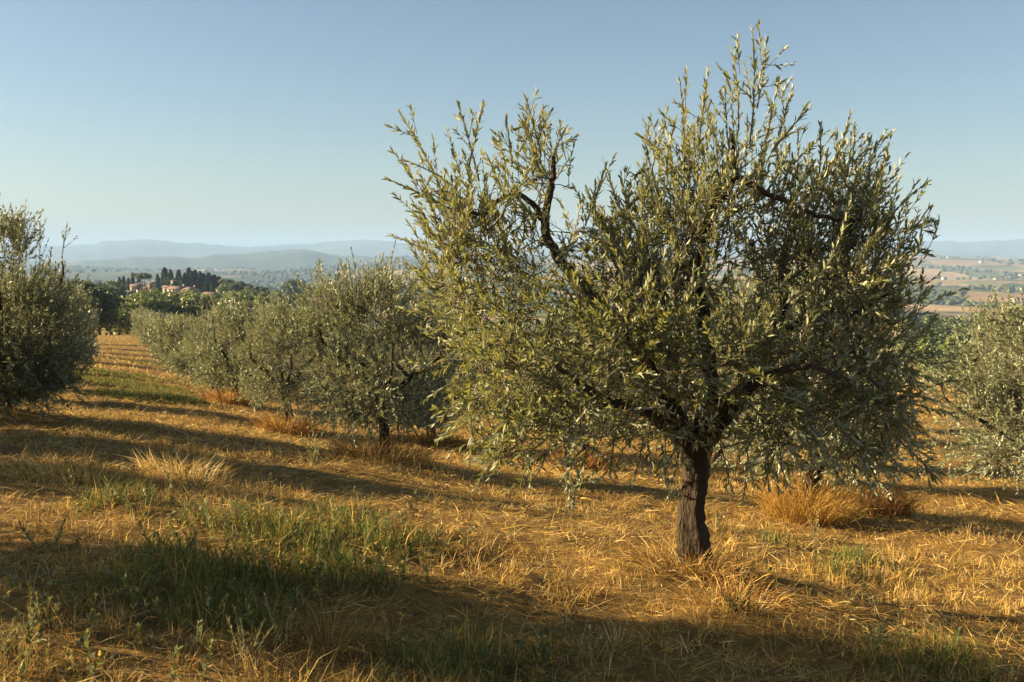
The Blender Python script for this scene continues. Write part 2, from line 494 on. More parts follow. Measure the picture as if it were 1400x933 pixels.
base = np.array([BX, BY, gz(BX, BY)])
def Q(u, v, dy=0.0):
    return P(u, v, BY + dy) - base
px = BY / F
rng = np.random.default_rng(3)
trunk = ([Q(950, 815), Q(949, 745), Q(946, 700), Q(953, 655), Q(952, 618), Q(953, 590, .0)], [.16, .094, .075, .072, .082, .072])
limbs = [
    ([Q(950, 625), Q(938, 585, -.02), Q(904, 533, -.08), Q(868, 470, -.1), Q(808, 405, -.05), Q(765, 355), Q(745, 308, .05), Q(755, 255, .05), Q(757, 215, .05)], [.070, .060, .052, .046, .040, .034, .028, .020, .012]),
    ([Q(745, 308, .05), Q(725, 275, 0), Q(690, 268, -.1), Q(655, 292, -.15), Q(610, 262, -.2)], [.024, .020, .015, .012, .006]),
    ([Q(946, 610), Q(914, 585, -.15), Q(880, 560, -.35), Q(820, 545, -.6), Q(760, 500, -.8)], [.045, .040, .034, .024, .012]),
    ([Q(955, 630), Q(968, 570, .08), Q(972, 520, .12), Q(962, 450, .1), Q(962, 370, .0), Q(968, 300, -.05), Q(1004, 240, -.1), Q(1000, 180, -.1)], [.066, .056, .048, .044, .036, .030, .020, .010]),
    ([Q(1004, 240, -.1), Q(1060, 270, -.2), Q(1130, 297, -.25), Q(1200, 300, -.3)], [.020, .016, .012, .006]),
    ([Q(957, 625), Q(980, 585, .1), Q(1018, 540, .25), Q(1050, 465, .35), Q(1072, 420, .4), Q(1070, 350, .45), Q(1110, 270, .5), Q(1150, 210, .5)], [.055, .050, .044, .040, .034, .026, .018, .009]),
    ([Q(1050, 465, .35), Q(1100, 440, .2), Q(1160, 430, 0), Q(1220, 400, -.1)], [.030, .024, .016, .008]),
    ([Q(958, 610), Q(985, 560, -.25), Q(1040, 520, -.6), Q(1100, 500, -.85), Q(1160, 520, -1.0)], [.045, .038, .030, .020, .010]),
    ([Q(868, 470, -.1), Q(850, 380, .2), Q(835, 310, .4), Q(900, 250, .5)], [.030, .024, .016, .008]),
    ([Q(953, 600, .02), Q(940, 540, .35), Q(900, 480, .8), Q(850, 420, 1.1)], [.040, .034, .024, .012]),
    ([Q(960, 600, .05), Q(1000, 540, .5), Q(1070, 480, .95), Q(1130, 420, 1.2)], [.040, .034, .024, .012]),
]
def B(u, v, dy, ru, rv, ry, w=1.0):
    return (Q(u, v, dy), np.array([ru * px, ry, rv * px]), w)
blobs = [
    B(672, 312, 0.0, 80, 58, .42, .75), B(735, 245, .05, 40, 38, .3, .3), B(610, 268, -.1, 36, 36, .25, .14),
    B(680, 390, -.1, 95, 100, .6, 1.2), B(640, 440, .1, 62, 90, .5, .55),
    B(745, 520, -.3, 95, 95, .6, 1.2), B(700, 575, -.45, 70, 62, .45, .55), B(790, 580, -.75, 75, 55, .35, .5),
    B(812, 345, .25, 40, 42, .3, .25), B(870, 345, .2, 80, 62, .6, .8), B(955, 305, 0, 78, 70, .6, 1.0), B(1025, 245, -.1, 46, 40, .35, .28), B(940, 238, 0, 36, 38, .3, .18), B(1050, 300, .1, 60, 60, .5, .5),
    B(880, 440, -.15, 115, 115, .75, 1.6), B(950, 400, .4, 130, 150, .8, 1.0),
    B(900, 570, -.2, 85, 60, .7, .6),
    B(1105, 330, .1, 80, 60, .55, .9), B(1145, 275, .2, 42, 38, .3, .26), B(1178, 338, -.1, 46, 48, .35, .45),
    B(1110, 400, .15, 125, 110, .8, 1.7), B(1170, 440, .0, 70, 95, .6, .9),
    B(1130, 530, -.1, 130, 95, .8, 1.6), B(1190, 560, .1, 66, 78, .55, .75), B(1060, 580, -.5, 95, 62, .5, .7),
    B(845, 470, -.6, 70, 95, .35, .7), B(930, 510, -.55, 85, 75, .35, .7), B(790, 430, -.5, 70, 80, .3, .55), B(700, 500, -.6, 70, 90, .3, .6),
    B(1020, 480, -.6, 110, 100, .4, .9), B(1020, 520, .9, 150, 120, .5, .7),
]
def S(u0, v0, u1, v1, dy=0.0):
    return (Q(u0, v0 + 8, dy), Q(u1, v1 + (16 if v1 < 260 else 0), dy + rng.normal(0, .08)))
shoots = [
    S(612, 270, 556, 135, -.1), S(620, 280, 536, 225, -.1), S(605, 235, 552, 198, -.2), S(655, 240, 632, 128, .1), S(640, 225, 657, 130, 0), S(700, 220, 696, 148),
    S(740, 205, 722, 118, .1), S(735, 190, 745, 150), S(750, 220, 768, 162, -.1), S(690, 215, 682, 175, .1), S(710, 200, 735, 140, .15),
    S(800, 300, 830, 215, .1), S(830, 320, 800, 245, -.1), S(880, 270, 905, 150, .1), S(900, 260, 878, 175, .2), S(860, 290, 850, 225, 0),
    S(935, 215, 938, 95, 0), S(955, 200, 962, 82, -.1), S(985, 200, 962, 120, .1), S(1010, 170, 1012, 45, -.1), S(1025, 190, 1048, 28, -.1), S(1035, 140, 1050, 60, -.1),
    S(1045, 190, 1065, 98, 0), S(1060, 200, 1080, 105, .1), S(1055, 200, 1102, 132, -.1), S(995, 190, 990, 110, .1), S(910, 230, 918, 150, -.1),
    S(1120, 235, 1125, 158, .1), S(1140, 220, 1160, 152, .2), S(1165, 220, 1170, 160, .1), S(1185, 230, 1202, 165, .2), S(1200, 250, 1212, 185, .1), S(1090, 240, 1092, 170, 0),
    S(1215, 290, 1252, 240, 0), S(1230, 310, 1276, 305, -.1), S(1235, 325, 1272, 285, .1), S(1230, 330, 1268, 345, -.1),
    S(620, 350, 575, 300, 0), S(600, 400, 565, 360, .1), S(640, 560, 622, 520, -.5), S(660, 590, 618, 560, -.4), S(650, 600, 640, 570, -.6),
    # low hanging shoots
    S(930, 600, 918, 676, -.2), S(985, 600, 1002, 670, -.3), S(880, 590, 868, 660, -.4), S(840, 590, 832, 650, -.5), S(1020, 605, 1030, 662, -.2),
    S(770, 590, 790, 690, -.7), S(800, 600, 770, 650, -.8), S(730, 600, 716, 640, -.5), S(700, 600, 668, 622, -.4), S(905, 600, 912, 665, -.3), S(1120, 600, 1150, 655, -.2),
    S(1200, 600, 1245, 650, .1), S(1225, 590, 1285, 655, 0), S(1060, 610, 1045, 660, -.4), S(1180, 610, 1200, 655, .2),
]
floor_z = float(Q(900, 654)[2])
big = make_olive('olive_tree', trunk, limbs, blobs, rng, 350, 3200, .066, .225, .205, .0195, hi=True, shoots=shoots, leaf_mat=M_OLIVE, floor=floor_z)
big.location = base
tag(big, 'large open-crowned olive tree with bare dark trunk, biggest and nearest in the grove', 'tree', 'olive trees of the grove')

# ------------------------------------------------------------------ olive variants for the rows
def variant(seed, height=2.75, radius=1.2, ntwig=1300, nsec=90, leaf_len=.066, leaf_w=.28, twig_len=.27, spacing=.024, trunk_h=.75, nsh=22, skirt=.5, leaf_mat=None):
    r = np.random.default_rng(seed)
    lean = r.normal(0, .045, 2)
    fork = np.array([lean[0], lean[1], trunk_h])
    trunk = ([[0, 0, -.12], [0, 0, .08], [lean[0] * .3 + r.normal(0, .03), lean[1] * .3, trunk_h * .5], fork, fork + [0, 0, .12]], [.14, .10, .08, .085, .055])
    limbs, blobs = [], []
    n = 4
    for k in range(n):
        a = k * 6.283 / n + r.uniform(-.4, .4); out = np.array([math.cos(a), math.sin(a), 0])
        h = height * r.uniform(.62, .8); rr = radius * r.uniform(.5, .7)
        p = [fork - [0, 0, .12], fork + out * .12 + [0, 0, .15], fork + out * rr * .55 + [0, 0, (h - trunk_h) * .45], fork * [1, 1, 0] + out * rr + [0, 0, h * .82], fork * [1, 1, 0] + out * rr * 1.05 + [0, 0, h]]
        limbs.append((p, [.06, .052, .04, .025, .01]))
    for k in range(15):
        a = r.uniform(0, 6.283); hz = r.uniform(skirt + .25, height - .5)
        prof = math.sin(min(1, max(0, (hz - .1) / (height - .1))) * math.pi) ** .5
        q = radius * prof * r.uniform(.35, .72)
        blobs.append((np.array([q * math.cos(a), q * math.sin(a), hz]), np.array([.46, .46, .5]) * radius / 1.2 * r.uniform(.75, 1.2), 1.0))
    for k in range(5):
        a = k * 1.257 + r.uniform(-.4, .4); q = radius * r.uniform(.4, .62)
        blobs.append((np.array([q * math.cos(a), q * math.sin(a), skirt + .38 + r.uniform(-.05, .12)]), np.array([.42, .42, .26]) * radius / 1.3, .8))
    blobs.append((np.array([0, 0, height * .55]), np.array([.6, .6, .8]), 1.2))
    shoots = []
    for k in range(nsh):
        a = r.uniform(0, 6.283); q = radius * r.uniform(.1, .72)
        b = np.array([q * math.cos(a), q * math.sin(a), height - .55 - .3 * (q / radius) ** 2])
        shoots.append((b, b + np.array([.12 * math.cos(a) * r.random(), .12 * math.sin(a) * r.random(), r.uniform(.35, .75)])))
    if seed == 101: shoots.append((np.array([.05, .05, height - .5]), np.array([.1, 0, height + .45])))
    o = make_olive('olive_tree', trunk, limbs, blobs, r, nsec, ntwig, leaf_len, leaf_w, twig_len, spacing, hi=False, shoots=shoots, leaf_mat=leaf_mat or M_OLIVE_FAR, floor=skirt * .75)
    return o

NEARV = [variant(101, 2.75, 1.32, 1900, 100, nsh=34, skirt=.4), variant(102, 2.8, 1.3, 1700, 100, nsh=30, skirt=.42), variant(103, 2.9, 1.65, 3800, 190, nsh=12, skirt=.1)]
BRIGHTV = variant(104, 3.3, 1.95, 2600, 140, nsh=50, skirt=.7)
MIDV = [variant(111, 2.9, 1.25, 950, 55, .09, .3, .28, .032, skirt=.42), variant(112, 2.95, 1.2, 950, 55, .095, .3, .28, .034, skirt=.25)]
FARV = [variant(121, 2.8, 1.3, 560, 30, .14, .36, .30, .055, nsh=14, skirt=.3), variant(122, 2.9, 1.2, 560, 30, .15, .36, .30, .06, nsh=14, skirt=.3)]
used = set()
def place(proto, x, y, label, rz=0.0, s=1.0, dz=-.05, tall=1.0):
    if proto.name in used: o = copy_tree(proto)
    else: o = proto; used.add(proto.name)
    o.location = (x, y, gz(x, y) + dz); o.rotation_euler = (0, 0, rz); o.scale = (s, s, s * tall)
    tag(o, label, 'tree', 'olive trees of the grove')
    return o

f = ROW_SPOTS['first']
L1 = ['bushy silver-green olive tree with one thin shoot on top, nearest the big tree',
      'olive tree on a slim dark trunk, third of the big tree row',
      'round olive tree on a straight trunk ringed by reddish grass, fourth of its row',
      'olive tree on two leaning dark trunks, fifth of the big tree row',
      'olive tree with a black shaded flank facing the grassy lane, sixth of its row',
      'olive tree seventh along the row beside the grassy lane',
      'olive tree eighth along the row beside the grassy lane',
      'olive tree ninth along the row beside the grassy lane',
      'olive tree tenth along the row, near the far end of the lane',
      'olive tree eleventh along the row, near the far end of the lane',
      'small olive tree twelfth along the row, near the far end of the lane',
      'small olive tree last but one on the right edge of the lane',
      'last small olive tree at the far end of the lane, before the woods']
for i, (x, y) in enumerate(f):
    pr = [NEARV[0], NEARV[1]][i] if i < 2 else (MIDV[i % 2] if i < 5 else FARV[i % 2])
    place(pr, x, y, L1[i], rz=[0.3, 2.2, 4.0, 1.1, 5.2, 2.9, .4, 3.6, 1.9, 5.5, .9, 2.4, 4.4][i], s=[.98, .97, 1.06, .97, 1.04, 1.0, 1.08, .98, 1.05, 1.0, .95, 1.02, .9][i])
LU = ['tall dense dark olive tree left of the lane, front of its row',
      'olive tree second in the row left of the lane, behind the tall front one',
      'olive tree third in the row left of the lane', 'olive tree fourth in the row left of the lane',
      'olive tree fifth in the row left of the lane', 'olive tree sixth in the row left of the lane',
      'olive tree seventh in the row left of the lane', 'olive tree eighth in the row left of the lane',
      'olive tree ninth in the row left of the lane', 'olive tree last in the row left of the lane']
for i, (x, y) in enumerate(ROW_SPOTS['upper']):
    pr = NEARV[2] if i < 1 else (MIDV[i % 2] if i < 4 else FARV[i % 2])
    place(pr, x, y, LU[i], rz=1.7 * i + .5, s=[1.05, 1.05, 1.05, 1.0, 1.0, 1.05, 1, .95, 1, 1][i])
LL_ = ['olive tree standing in tall dry grass behind the big tree lower branches',
       'olive tree half hidden behind the drooping left side of the big tree',
       'olive tree behind the big tree, over the orange dry bush', 'olive tree fourth in the row below the big tree',
       'olive tree fifth in the row below the big tree', 'olive tree sixth in the row below the big tree', 'olive tree seventh in the row below the big tree']
for i, (x, y) in enumerate(ROW_SPOTS['lower']):
    pr = NEARV[0] if i < 2 else (MIDV[i % 2] if i < 4 else FARV[i % 2])
    place(pr, x, y, LL_[i], rz=2.3 * i + 1.1, s=[1.12, 1.08, 1.25, 1, 1, 1, 1][i])
LT_ = ['pale sunlit olive tree cut by the frame edge, over bright dry grass',
       'olive tree second in the row downhill of the pale sunlit one', 'olive tree third in the row downhill of the pale sunlit one',
       'olive tree fourth in the row downhill of the pale sunlit one', 'olive tree fifth in the row downhill of the pale sunlit one']
for i, (x, y) in enumerate(ROW_SPOTS['third']):
    place([BRIGHTV, NEARV[1]][i] if i < 2 else MIDV[i % 2], x + (.6 if i == 0 else 0), y, LT_[i], rz=1.3 * i + 3.0, s=1.2 if i == 0 else 1.0, tall=.8 if i == 0 else 1.0)
for i, (x, y) in enumerate(ROW_SPOTS['fourth']):
    place(MIDV[i % 2], x, y, ['dark olive tree seen through the gap right of the big tree', 'olive tree second of the fourth row downhill', 'olive tree third of the fourth row downhill', 'olive tree last of the fourth row downhill'][i], rz=2.1 * i + .7)
for i, (x, y) in enumerate(ROW_SPOTS['fifth']):
    place(FARV[i % 2], x, y, ['olive tree nearer of two at the foot of the slope', 'olive tree farther of two at the foot of the slope'][i], rz=1.1 * i)
# trees just beyond the frame on the sunny side; their shade lies across the foreground
OFF = [(-6.8, 4.7, .95), (-11.3, 7.6, 1.0), (-7.7, 10.3, 1.0), (-15.6, 14.6, 1.0), (-14.0, 9.4, 1.0), (-12.9, 16.4, 1.0), (-16.6, 22.6, 1.0), (-19.8, 30.0, 1.0), (-22.8, 37.4, 1.0), (-9.9, 13.2, 1.0), (-12.6, 12.6, 1.0), (-17.8, 20.0, 1.0), (-18.2, 26.4, 1.0)]
for i, (x, y, k) in enumerate(OFF):
    place(NEARV[i % 3] if i < 3 else MIDV[i % 2], x, y, 'olive tree of the uphill rows beyond the view, shading the grass', rz=i * 1.9, s=k)

# ------------------------------------------------------------------ ground sheet
def build_ground():
    th_front = np.linspace(math.radians(-48), math.radians(48), 420)
    th_back = np.linspace(math.radians(48), math.radians(312), 74)[1:-1]
    th = np.concatenate([th_front, th_back])
    r = np.concatenate([[.02], np.geomspace(.5, 150, 420), np.geomspace(150, 14000, 330)[1:], [14600, 15200]])
    R, T = np.meshgrid(r, th, indexing='ij')
    X, Y = R * np.sin(T), R * np.cos(T)
    Z = ground_z(X, Y)
    v = np.stack([X, Y, Z], -1).reshape(-1, 3)
    idx = np.arange(len(r) * len(th)).reshape(len(r), len(th))
    i0, i1 = idx[:-1], idx[1:]
    q = np.stack([i0, i1, np.roll(i1, -1, 1), np.roll(i0, -1, 1)], -1).reshape(-1, 4)
    m, nt = mat('grove_ground')
    geo = N(nt, 'ShaderNodeNewGeometry').outputs['Position']
    ln = N(nt, 'ShaderNodeVectorMath', operation='LENGTH'); nt.links.new(geo, ln.inputs[0])
    # near: dry earth under straw
    n1 = noise(nt, geo, .9, 5, .6); n2 = noise(nt, geo, 9, 6, .65); n3 = noise(nt, geo, 60, 4, .7); n4 = noise(nt, geo, .28, 3)
    c = ramp(nt, n2, [(.28, (.05, .026, .009)), (.45, (.15, .078, .022)), (.58, (.32, .19, .05)), (.78, (.54, .355, .11))])
    c2 = ramp(nt, n3, [(.3, (.07, .036, .011)), (.55, (.31, .19, .048)), (.8, (.58, .395, .14))])
    c = mix(nt, .5, c, c2)
    gm = ramp(nt, n1, [(.56, (0, 0, 0)), (.68, (1, 1, 1))])
    gm2 = N(nt, 'ShaderNodeMath', operation='MULTIPLY'); nt.links.new(gm, gm2.inputs[0]); gm2.inputs[1].default_value = .45
    c = mix(nt, gm2.outputs[0], c, (.09, .085, .024))
    c = mix(nt, ramp(nt, n4, [(.4, (0, 0, 0)), (.7, (.4, .4, .4))]), c, (.17, .09, .035))
    # far: fields of the valley
    mp = mapping(nt, geo, (1 / 190, 1 / 260, 0))
    wob = N(nt, 'ShaderNodeTexNoise'); wob.inputs['Scale'].default_value = 1.3; nt.links.new(mp, wob.inputs['Vector'])
    vm = N(nt, 'ShaderNodeVectorMath', operation='MULTIPLY_ADD'); nt.links.new(wob.outputs['Color'], vm.inputs[0]); vm.inputs[1].default_value = (.9, .9, 0); nt.links.new(mp, vm.inputs[2])
    vo = N(nt, 'ShaderNodeTexVoronoi'); vo.inputs['Scale'].default_value = 1.0; nt.links.new(vm.outputs[0], vo.inputs['Vector'])
    sx = N(nt, 'ShaderNodeSeparateColor'); nt.links.new(vo.outputs['Color'], sx.inputs[0])
    fc = ramp(nt, sx.outputs[0], [(0, (.30, .19, .075)), (.2, (.34, .22, .12)), (.34, (.09, .105, .035)), (.5, (.37, .23, .10)), (.62, (.15, .15, .05)), (.74, (.42, .28, .15)), (.86, (.07, .085, .03))], 'CONSTANT')
    fn = noise(nt, mp, 9, 4)
    fc = mix(nt, ramp(nt, fn, [(.4, (0, 0, 0)), (.7, (.55, .55, .55))]), fc, (.17, .14, .06))
    wd = noise(nt, mapping(nt, geo, (1 / 600, 1 / 900, 0)), 2.2, 5, .6)
    sp = N(nt, 'ShaderNodeSeparateXYZ'); nt.links.new(geo, sp.inputs[0])
    mx = N(nt, 'ShaderNodeMapRange'); nt.links.new(sp.outputs[0], mx.inputs[0]); mx.inputs[1].default_value = 0; mx.inputs[2].default_value = -600; mx.inputs[4].default_value = .10
    ad = N(nt, 'ShaderNodeMath', operation='ADD'); nt.links.new(wd, ad.inputs[0]); nt.links.new(mx.outputs[0], ad.inputs[1]); wd = ad.outputs[0]
    fc = mix(nt, ramp(nt, wd, [(.52, (0, 0, 0)), (.58, (1, 1, 1))]), fc, (.045, .058, .022))
    mr = N(nt, 'ShaderNodeMapRange'); nt.links.new(ln.outputs['Value'], mr.inputs[0]); mr.inputs[1].default_value = 70; mr.inputs[2].default_value = 190
    mid = mix(nt, noise(nt, geo, .05, 3), (.20, .15, .05), (.33, .22, .075))
    mr2 = N(nt, 'ShaderNodeMapRange'); nt.links.new(ln.outputs['Value'], mr2.inputs[0]); mr2.inputs[1].default_value = 230; mr2.inputs[2].default_value = 380
    far = mix(nt, mr2.outputs[0], mid, fc)
    c = mix(nt, mr.outputs[0], c, far)
    hb = N(nt, 'ShaderNodeMath', operation='MULTIPLY_ADD'); nt.links.new(n2, hb.inputs[0]); hb.inputs[1].default_value = 1.0; nt.links.new(n3, hb.inputs[2])
    finish(nt, c, .95, hb.outputs[0], .8, .04, .1)
    o = mesh_obj('ground', v, [q], m, smooth_shade=True)
    tag(o, 'dry grove slope falling to a patchwork valley', kind='structure')
build_ground()

# ------------------------------------------------------------------ grass
STRAW = np.array([.56, .35, .078]); PALE = np.array([.68, .51, .22]); BROWN = np.array([.19, .092, .027]); GREEN = np.array([.11, .15, .035]); OLIVEG = np.array([.20, .18, .045]); GREY = np.array([.23, .24, .115])

def blades(name, x, y, az, lean, h, w, curve, tint, label, lift=0.0, kind='stuff', parent=None):
    n = len(x)
    b = np.stack([x, y, ground_z(x, y) - .012 + lift], -1)
    hd = np.stack([np.cos(az), np.sin(az), np.zeros(n)], -1)
    d0 = hd * np.sin(lean)[:, None] + np.array([0, 0, 1.]) * np.cos(lean)[:, None]
    l2 = lean + curve
    d1 = hd * np.sin(l2)[:, None] + np.array([0, 0, 1.]) * np.cos(l2)[:, None]
    face = RNG.uniform(0, 6.283, n)
    sd = np.stack([np.cos(face), np.sin(face), np.zeros(n)], -1)
    sd = unit(sd - d0 * np.sum(sd * d0, 1, keepdims=True))
    mid = b + d0 * (h * .5)[:, None]; tip = mid + d1 * (h * .5)[:, None]
    tip[:, 2] = np.maximum(tip[:, 2], b[:, 2] + .006)
    hw = (sd * w[:, None]) * .5
    v = np.stack([b - hw, b + hw, mid - hw * .85, mid + hw * .85, tip], 1).reshape(-1, 3)
    k = (np.arange(n) * 5)[:, None]
    q = np.array([[0, 1, 3, 2]]) + k; t = np.array([[2, 3, 4]]) + k
    o = mesh_obj(name, v, [q, t], M_BLADE, parent, tint=np.repeat(tint, 5, axis=0))
    if kind: tag(o, label, kind=kind)
    return o

def scatter(n, y0, y1, rng, power=1.6, margin=.10):
    """points over the wedge of hillside in front of the camera, denser close by"""
    Y = (y0 ** (-power + 2) + rng.random(n) * (y1 ** (-power + 2) - y0 ** (-power + 2))) ** (1 / (2 - power))
    X = rng.uniform(-1, 1, n) * ((.515 + margin) * Y + 1.2)
    return X, Y

gp = [G(430, 745), G(500, 740), G(360, 730), G(300, 790), G(270, 840), G(340, 850), G(210, 820)]
green_c = [(gp[0], .65), (gp[1], .6), (G(480, 715), .4), (gp[2], .5), (gp[3], .5), (gp[4], .45), (gp[5], .4), (gp[6], .35), (G(450, 790), .4), (G(1180, 770), .3), (G(1150, 790), .25), (G(1060, 745), .2), (G(1300, 910), .35), (G(1180, 905), .2), (G(700, 900), .35), (G(600, 915), .4), (G(180, 690), .35), (G(170, 530), 2.2), (G(200, 545), 1.6), (G(160, 512), 3.0), (G(235, 500), 2.5)]
def greenness(X, Y):
    g = np.zeros_like(X)
    for c, r in green_c:
        g = np.maximum(g, np.exp(-((X - c[0]) ** 2 + (Y - c[1]) ** 2) / (r * r)))
    return np.clip(g * 1.2 + .25 * fbm(X * .9, Y * .9, 77, 3) - .08, 0, 1)

def pick(n, rng, probs, cols):
    k = rng.choice(len(cols), n, p=np.array(probs) / sum(probs))
    return np.array(cols)[k] * rng.uniform(.75, 1.2, (n, 1))

def grass_layers():
    rng = np.random.default_rng(21)
    # cut straw lying on the ground, combed by the mower
    X, Y = scatter(165000, 2.2, 40, rng, 1.35)
    n = len(X)
    az = 6.283 * fbm(X * .35, Y * .35, 51, 2) * 1.3 + rng.normal(0, .7, n) + np.where(rng.random(n) < .5, 0, math.pi)
    L = rng.gamma(3.0, .033, n) * np.clip(Y / 9, 1, 1.8); w = rng.uniform(.0022, .0045, n) * np.clip(Y / 5, .8, 20) ** .75
    tint = pick(n, rng, [6, 2, 3, .3], [STRAW, PALE, BROWN, OLIVEG])
    blades('cut_straw', X, Y, az, np.clip(rng.normal(1.42, .16, n), .9, 1.62), L, w, rng.uniform(-.1, .35, n), tint, 'mown golden straw lying flat over the ground', lift=.014 + .03 * rng.random(n))
    # short stubble and dry standing grass in tufts
    nt_ = 16000
    TX, TY = scatter(nt_, 2.3, 48, rng, 1.3)
    clump = fbm(TX * .8, TY * .8, 61, 3) + .35 * fbm(TX * .15, TY * .15, 62, 2)
    keep = clump > rng.uniform(-.5, .25, nt_); TX, TY, clump = TX[keep], TY[keep], clump[keep]
    m = 15
    th = np.clip(.045 + .11 * clump + rng.exponential(.025, len(TX)), .03, .26)
    X = np.repeat(TX, m) + rng.normal(0, .03, len(TX) * m) * np.repeat(np.clip(TY / 7, 1, 3), m)
    Y = np.repeat(TY, m) + rng.normal(0, .03, len(TX) * m) * np.repeat(np.clip(TY / 7, 1, 3), m)
    n = len(X); h = np.repeat(th, m) * rng.uniform(.5, 1.3, n)
    tint = pick(n, rng, [5, 2, 3, .8], [STRAW, PALE, BROWN, OLIVEG])
    blades('dry_grass', X, Y, rng.uniform(0, 6.283, n), np.abs(rng.normal(.35, .3, n)), h, rng.uniform(.002, .0038, n) * np.clip(Y / 4.5, .8, 20) ** .72, rng.uniform(0, .9, n), tint, 'dry golden grass standing in loose tufts')
    # green grass in the damper patches
    nt_ = 26000
    TX, TY = scatter(nt_, 2.3, 40, rng, 1.4)
    lane = [(G(170, 530), 2.0), (G(200, 545), 1.5), (G(160, 512), 2.6), (G(235, 500), 2.2)]
    TX = np.concatenate([TX] + [c[0] + rng.normal(0, q, 1400) for c, q in lane]); TY = np.concatenate([TY] + [c[1] + rng.normal(0, q * .7, 1400) for c, q in lane])
    keep = greenness(TX, TY) > rng.uniform(.12, .9, len(TX)); TX, TY = TX[keep], TY[keep]
    m = 14; gg = greenness(TX, TY)
    X = np.repeat(TX, m) + rng.normal(0, .035, len(TX) * m); Y = np.repeat(TY, m) + rng.normal(0, .035, len(TX) * m)
    n = len(X); h = np.repeat(.04 + .15 * gg, m) * rng.uniform(.5, 1.35, n)
    tint = pick(n, rng, [5, 3, 1.2], [GREEN, OLIVEG, STRAW])
    blades('green_grass', X, Y, rng.uniform(0, 6.283, n), np.abs(rng.normal(.3, .25, n)), h, rng.uniform(.003, .0055, n) * np.clip(Y / 5, .8, 4), rng.uniform(0, .8, n), tint, 'green grass growing in patches among the straw')
    # far slope: coarse tufts
    TX, TY = scatter(16000, 38, 125, rng, 1.0)
    m = 6
    X = np.repeat(TX, m) + rng.normal(0, .12, len(TX) * m); Y = np.repeat(TY, m) + rng.normal(0, .12, len(TX) * m); n = len(X)
    tint = pick(n, rng, [5, 3, 2, 2], [STRAW, PALE, BROWN, OLIVEG])
    blades('distant_grass', X, Y, rng.uniform(0, 6.283, n), np.abs(rng.normal(.4, .3, n)), rng.uniform(.06, .2, n), rng.uniform(.02, .045, n), rng.uniform(0, .8, n), tint, 'dry grass far down the lane and slope')
    # low broad-leaved weeds: small leaves on short stems
    TX, TY = scatter(3600, 2.4, 16, rng, 1.5)
    keep = (greenness(TX, TY) + .5 * fbm(TX * 1.7, TY * 1.7, 88, 2)) > rng.uniform(.05, .75, len(TX)); TX, TY = TX[keep], TY[keep]
    n = len(TX)
    p0 = np.stack([TX, TY, ground_z(TX, TY) - .01], -1)
    d = unit(np.stack([rng.normal(0, .3, n), rng.normal(0, .3, n), np.ones(n)], -1)); L = rng.uniform(.07, .22, n)
    v, fcs, paths = twig_leaves(p0, d, L, rng.normal(0, .06, (n, 3)), rng, .016, .034, .42, False, start=.01, ang=.95)
    nl = len(v) // 6
    tint = np.repeat(pick(nl, rng, [3, 3, 2, .7], [OLIVEG, GREY, GREEN, STRAW]), 6, axis=0)
    tv, tq = tubes(paths, np.full((n, 4), .0022), 3)
    mesh = mesh_obj('low_weeds', np.vstack([v, tv]), [fcs, tq + len(v)], M_BLADE, tint=np.vstack([tint, np.tile(OLIVEG, (len(tv), 1))]))
    tag(mesh, 'low grey-green weeds scattered through the straw', kind='stuff')
grass_layers()

# ------------------------------------------------------------------ single dry tussocks, weeds and stems
def tussock(x, y, n, r, h, seed, label, cols, spread=.45, name='dry_grass_tussock', cat='grass tussock', group='dry tussocks in the grove', w=.0045):
    rng = np.random.default_rng(seed)
    a = rng.uniform(0, 6.283, n); q = r * np.sqrt(rng.random(n))
    X, Y = x + q * np.cos(a), y + q * np.sin(a)
    az = a + rng.normal(0, .8, n)
    o = blades(name, X, Y, az, np.abs(rng.normal(.12, spread * .5, n)) + spread * .8 * q / r, h * rng.uniform(.45, 1.1, n), rng.uniform(.6, 1.2, n) * w, rng.uniform(.1, .9, n), pick(n, rng, [3, 2, 3, 1.5], cols), None, kind=None)
    # origin at the tussock's foot
    z = gz(x, y)
    o.data.transform(Matrix.Translation((-x, -y, -z))); o.location = (x, y, z)
    tag(o, label, cat, group)
    return o
RUST = np.array([.36, .17, .05])
dry = [STRAW, PALE, BROWN, RUST]
fx = ROW_SPOTS['first']; lx = ROW_SPOTS['lower']
tussock(BX - .02, BY - .06, 1700, .36, .27, 1, 'ring of dry golden grass heaped around the big tree trunk', dry, .9)
g = G(1003, 822); tussock(g[0], g[1], 700, .30, .24, 13, 'heap of dry grass and dead weeds at the right foot of the big tree', [STRAW, BROWN, RUST, PALE], 1.1, w=.004)
tussock(fx[0][0], fx[0][1] - .2, 900, .75, .42, 2, 'dry grass tussock at the foot of the bushy tree behind the big one', dry, .5, w=.009)
tussock(fx[1][0], fx[1][1] - .3, 700, .6, .5, 3, 'dry brown tussock under the third tree of the big tree row', [RUST, BROWN, STRAW, BROWN], .5, w=.014)
tussock(fx[2][0], fx[2][1] - .4, 700, .7, .6, 4, 'reddish dry tussock around the straight trunk of the round olive tree', [RUST, RUST, STRAW, BROWN], .5, w=.02)
tussock(lx[0][0] - .12, lx[0][1] - .35, 1700, .5, .58, 5, 'bright orange dry tussock heaped against the trunk behind the big tree', [STRAW, STRAW, RUST, STRAW], .55, w=.0065)
g = G(1185, 705); tussock(g[0], g[1], 1500, .55, .6, 6, 'tall tussock right of the orange one, its shade painted in brown', [BROWN, BROWN, RUST, STRAW], .35, w=.008)  # darker blade mix puts the shade of the mound's right side into colour
tussock(lx[1][0], lx[1][1] - .2, 900, .6, .5, 7, 'brown tussock under the half hidden tree behind the big tree left side', [BROWN, RUST, BROWN, STRAW], .5, w=.011)
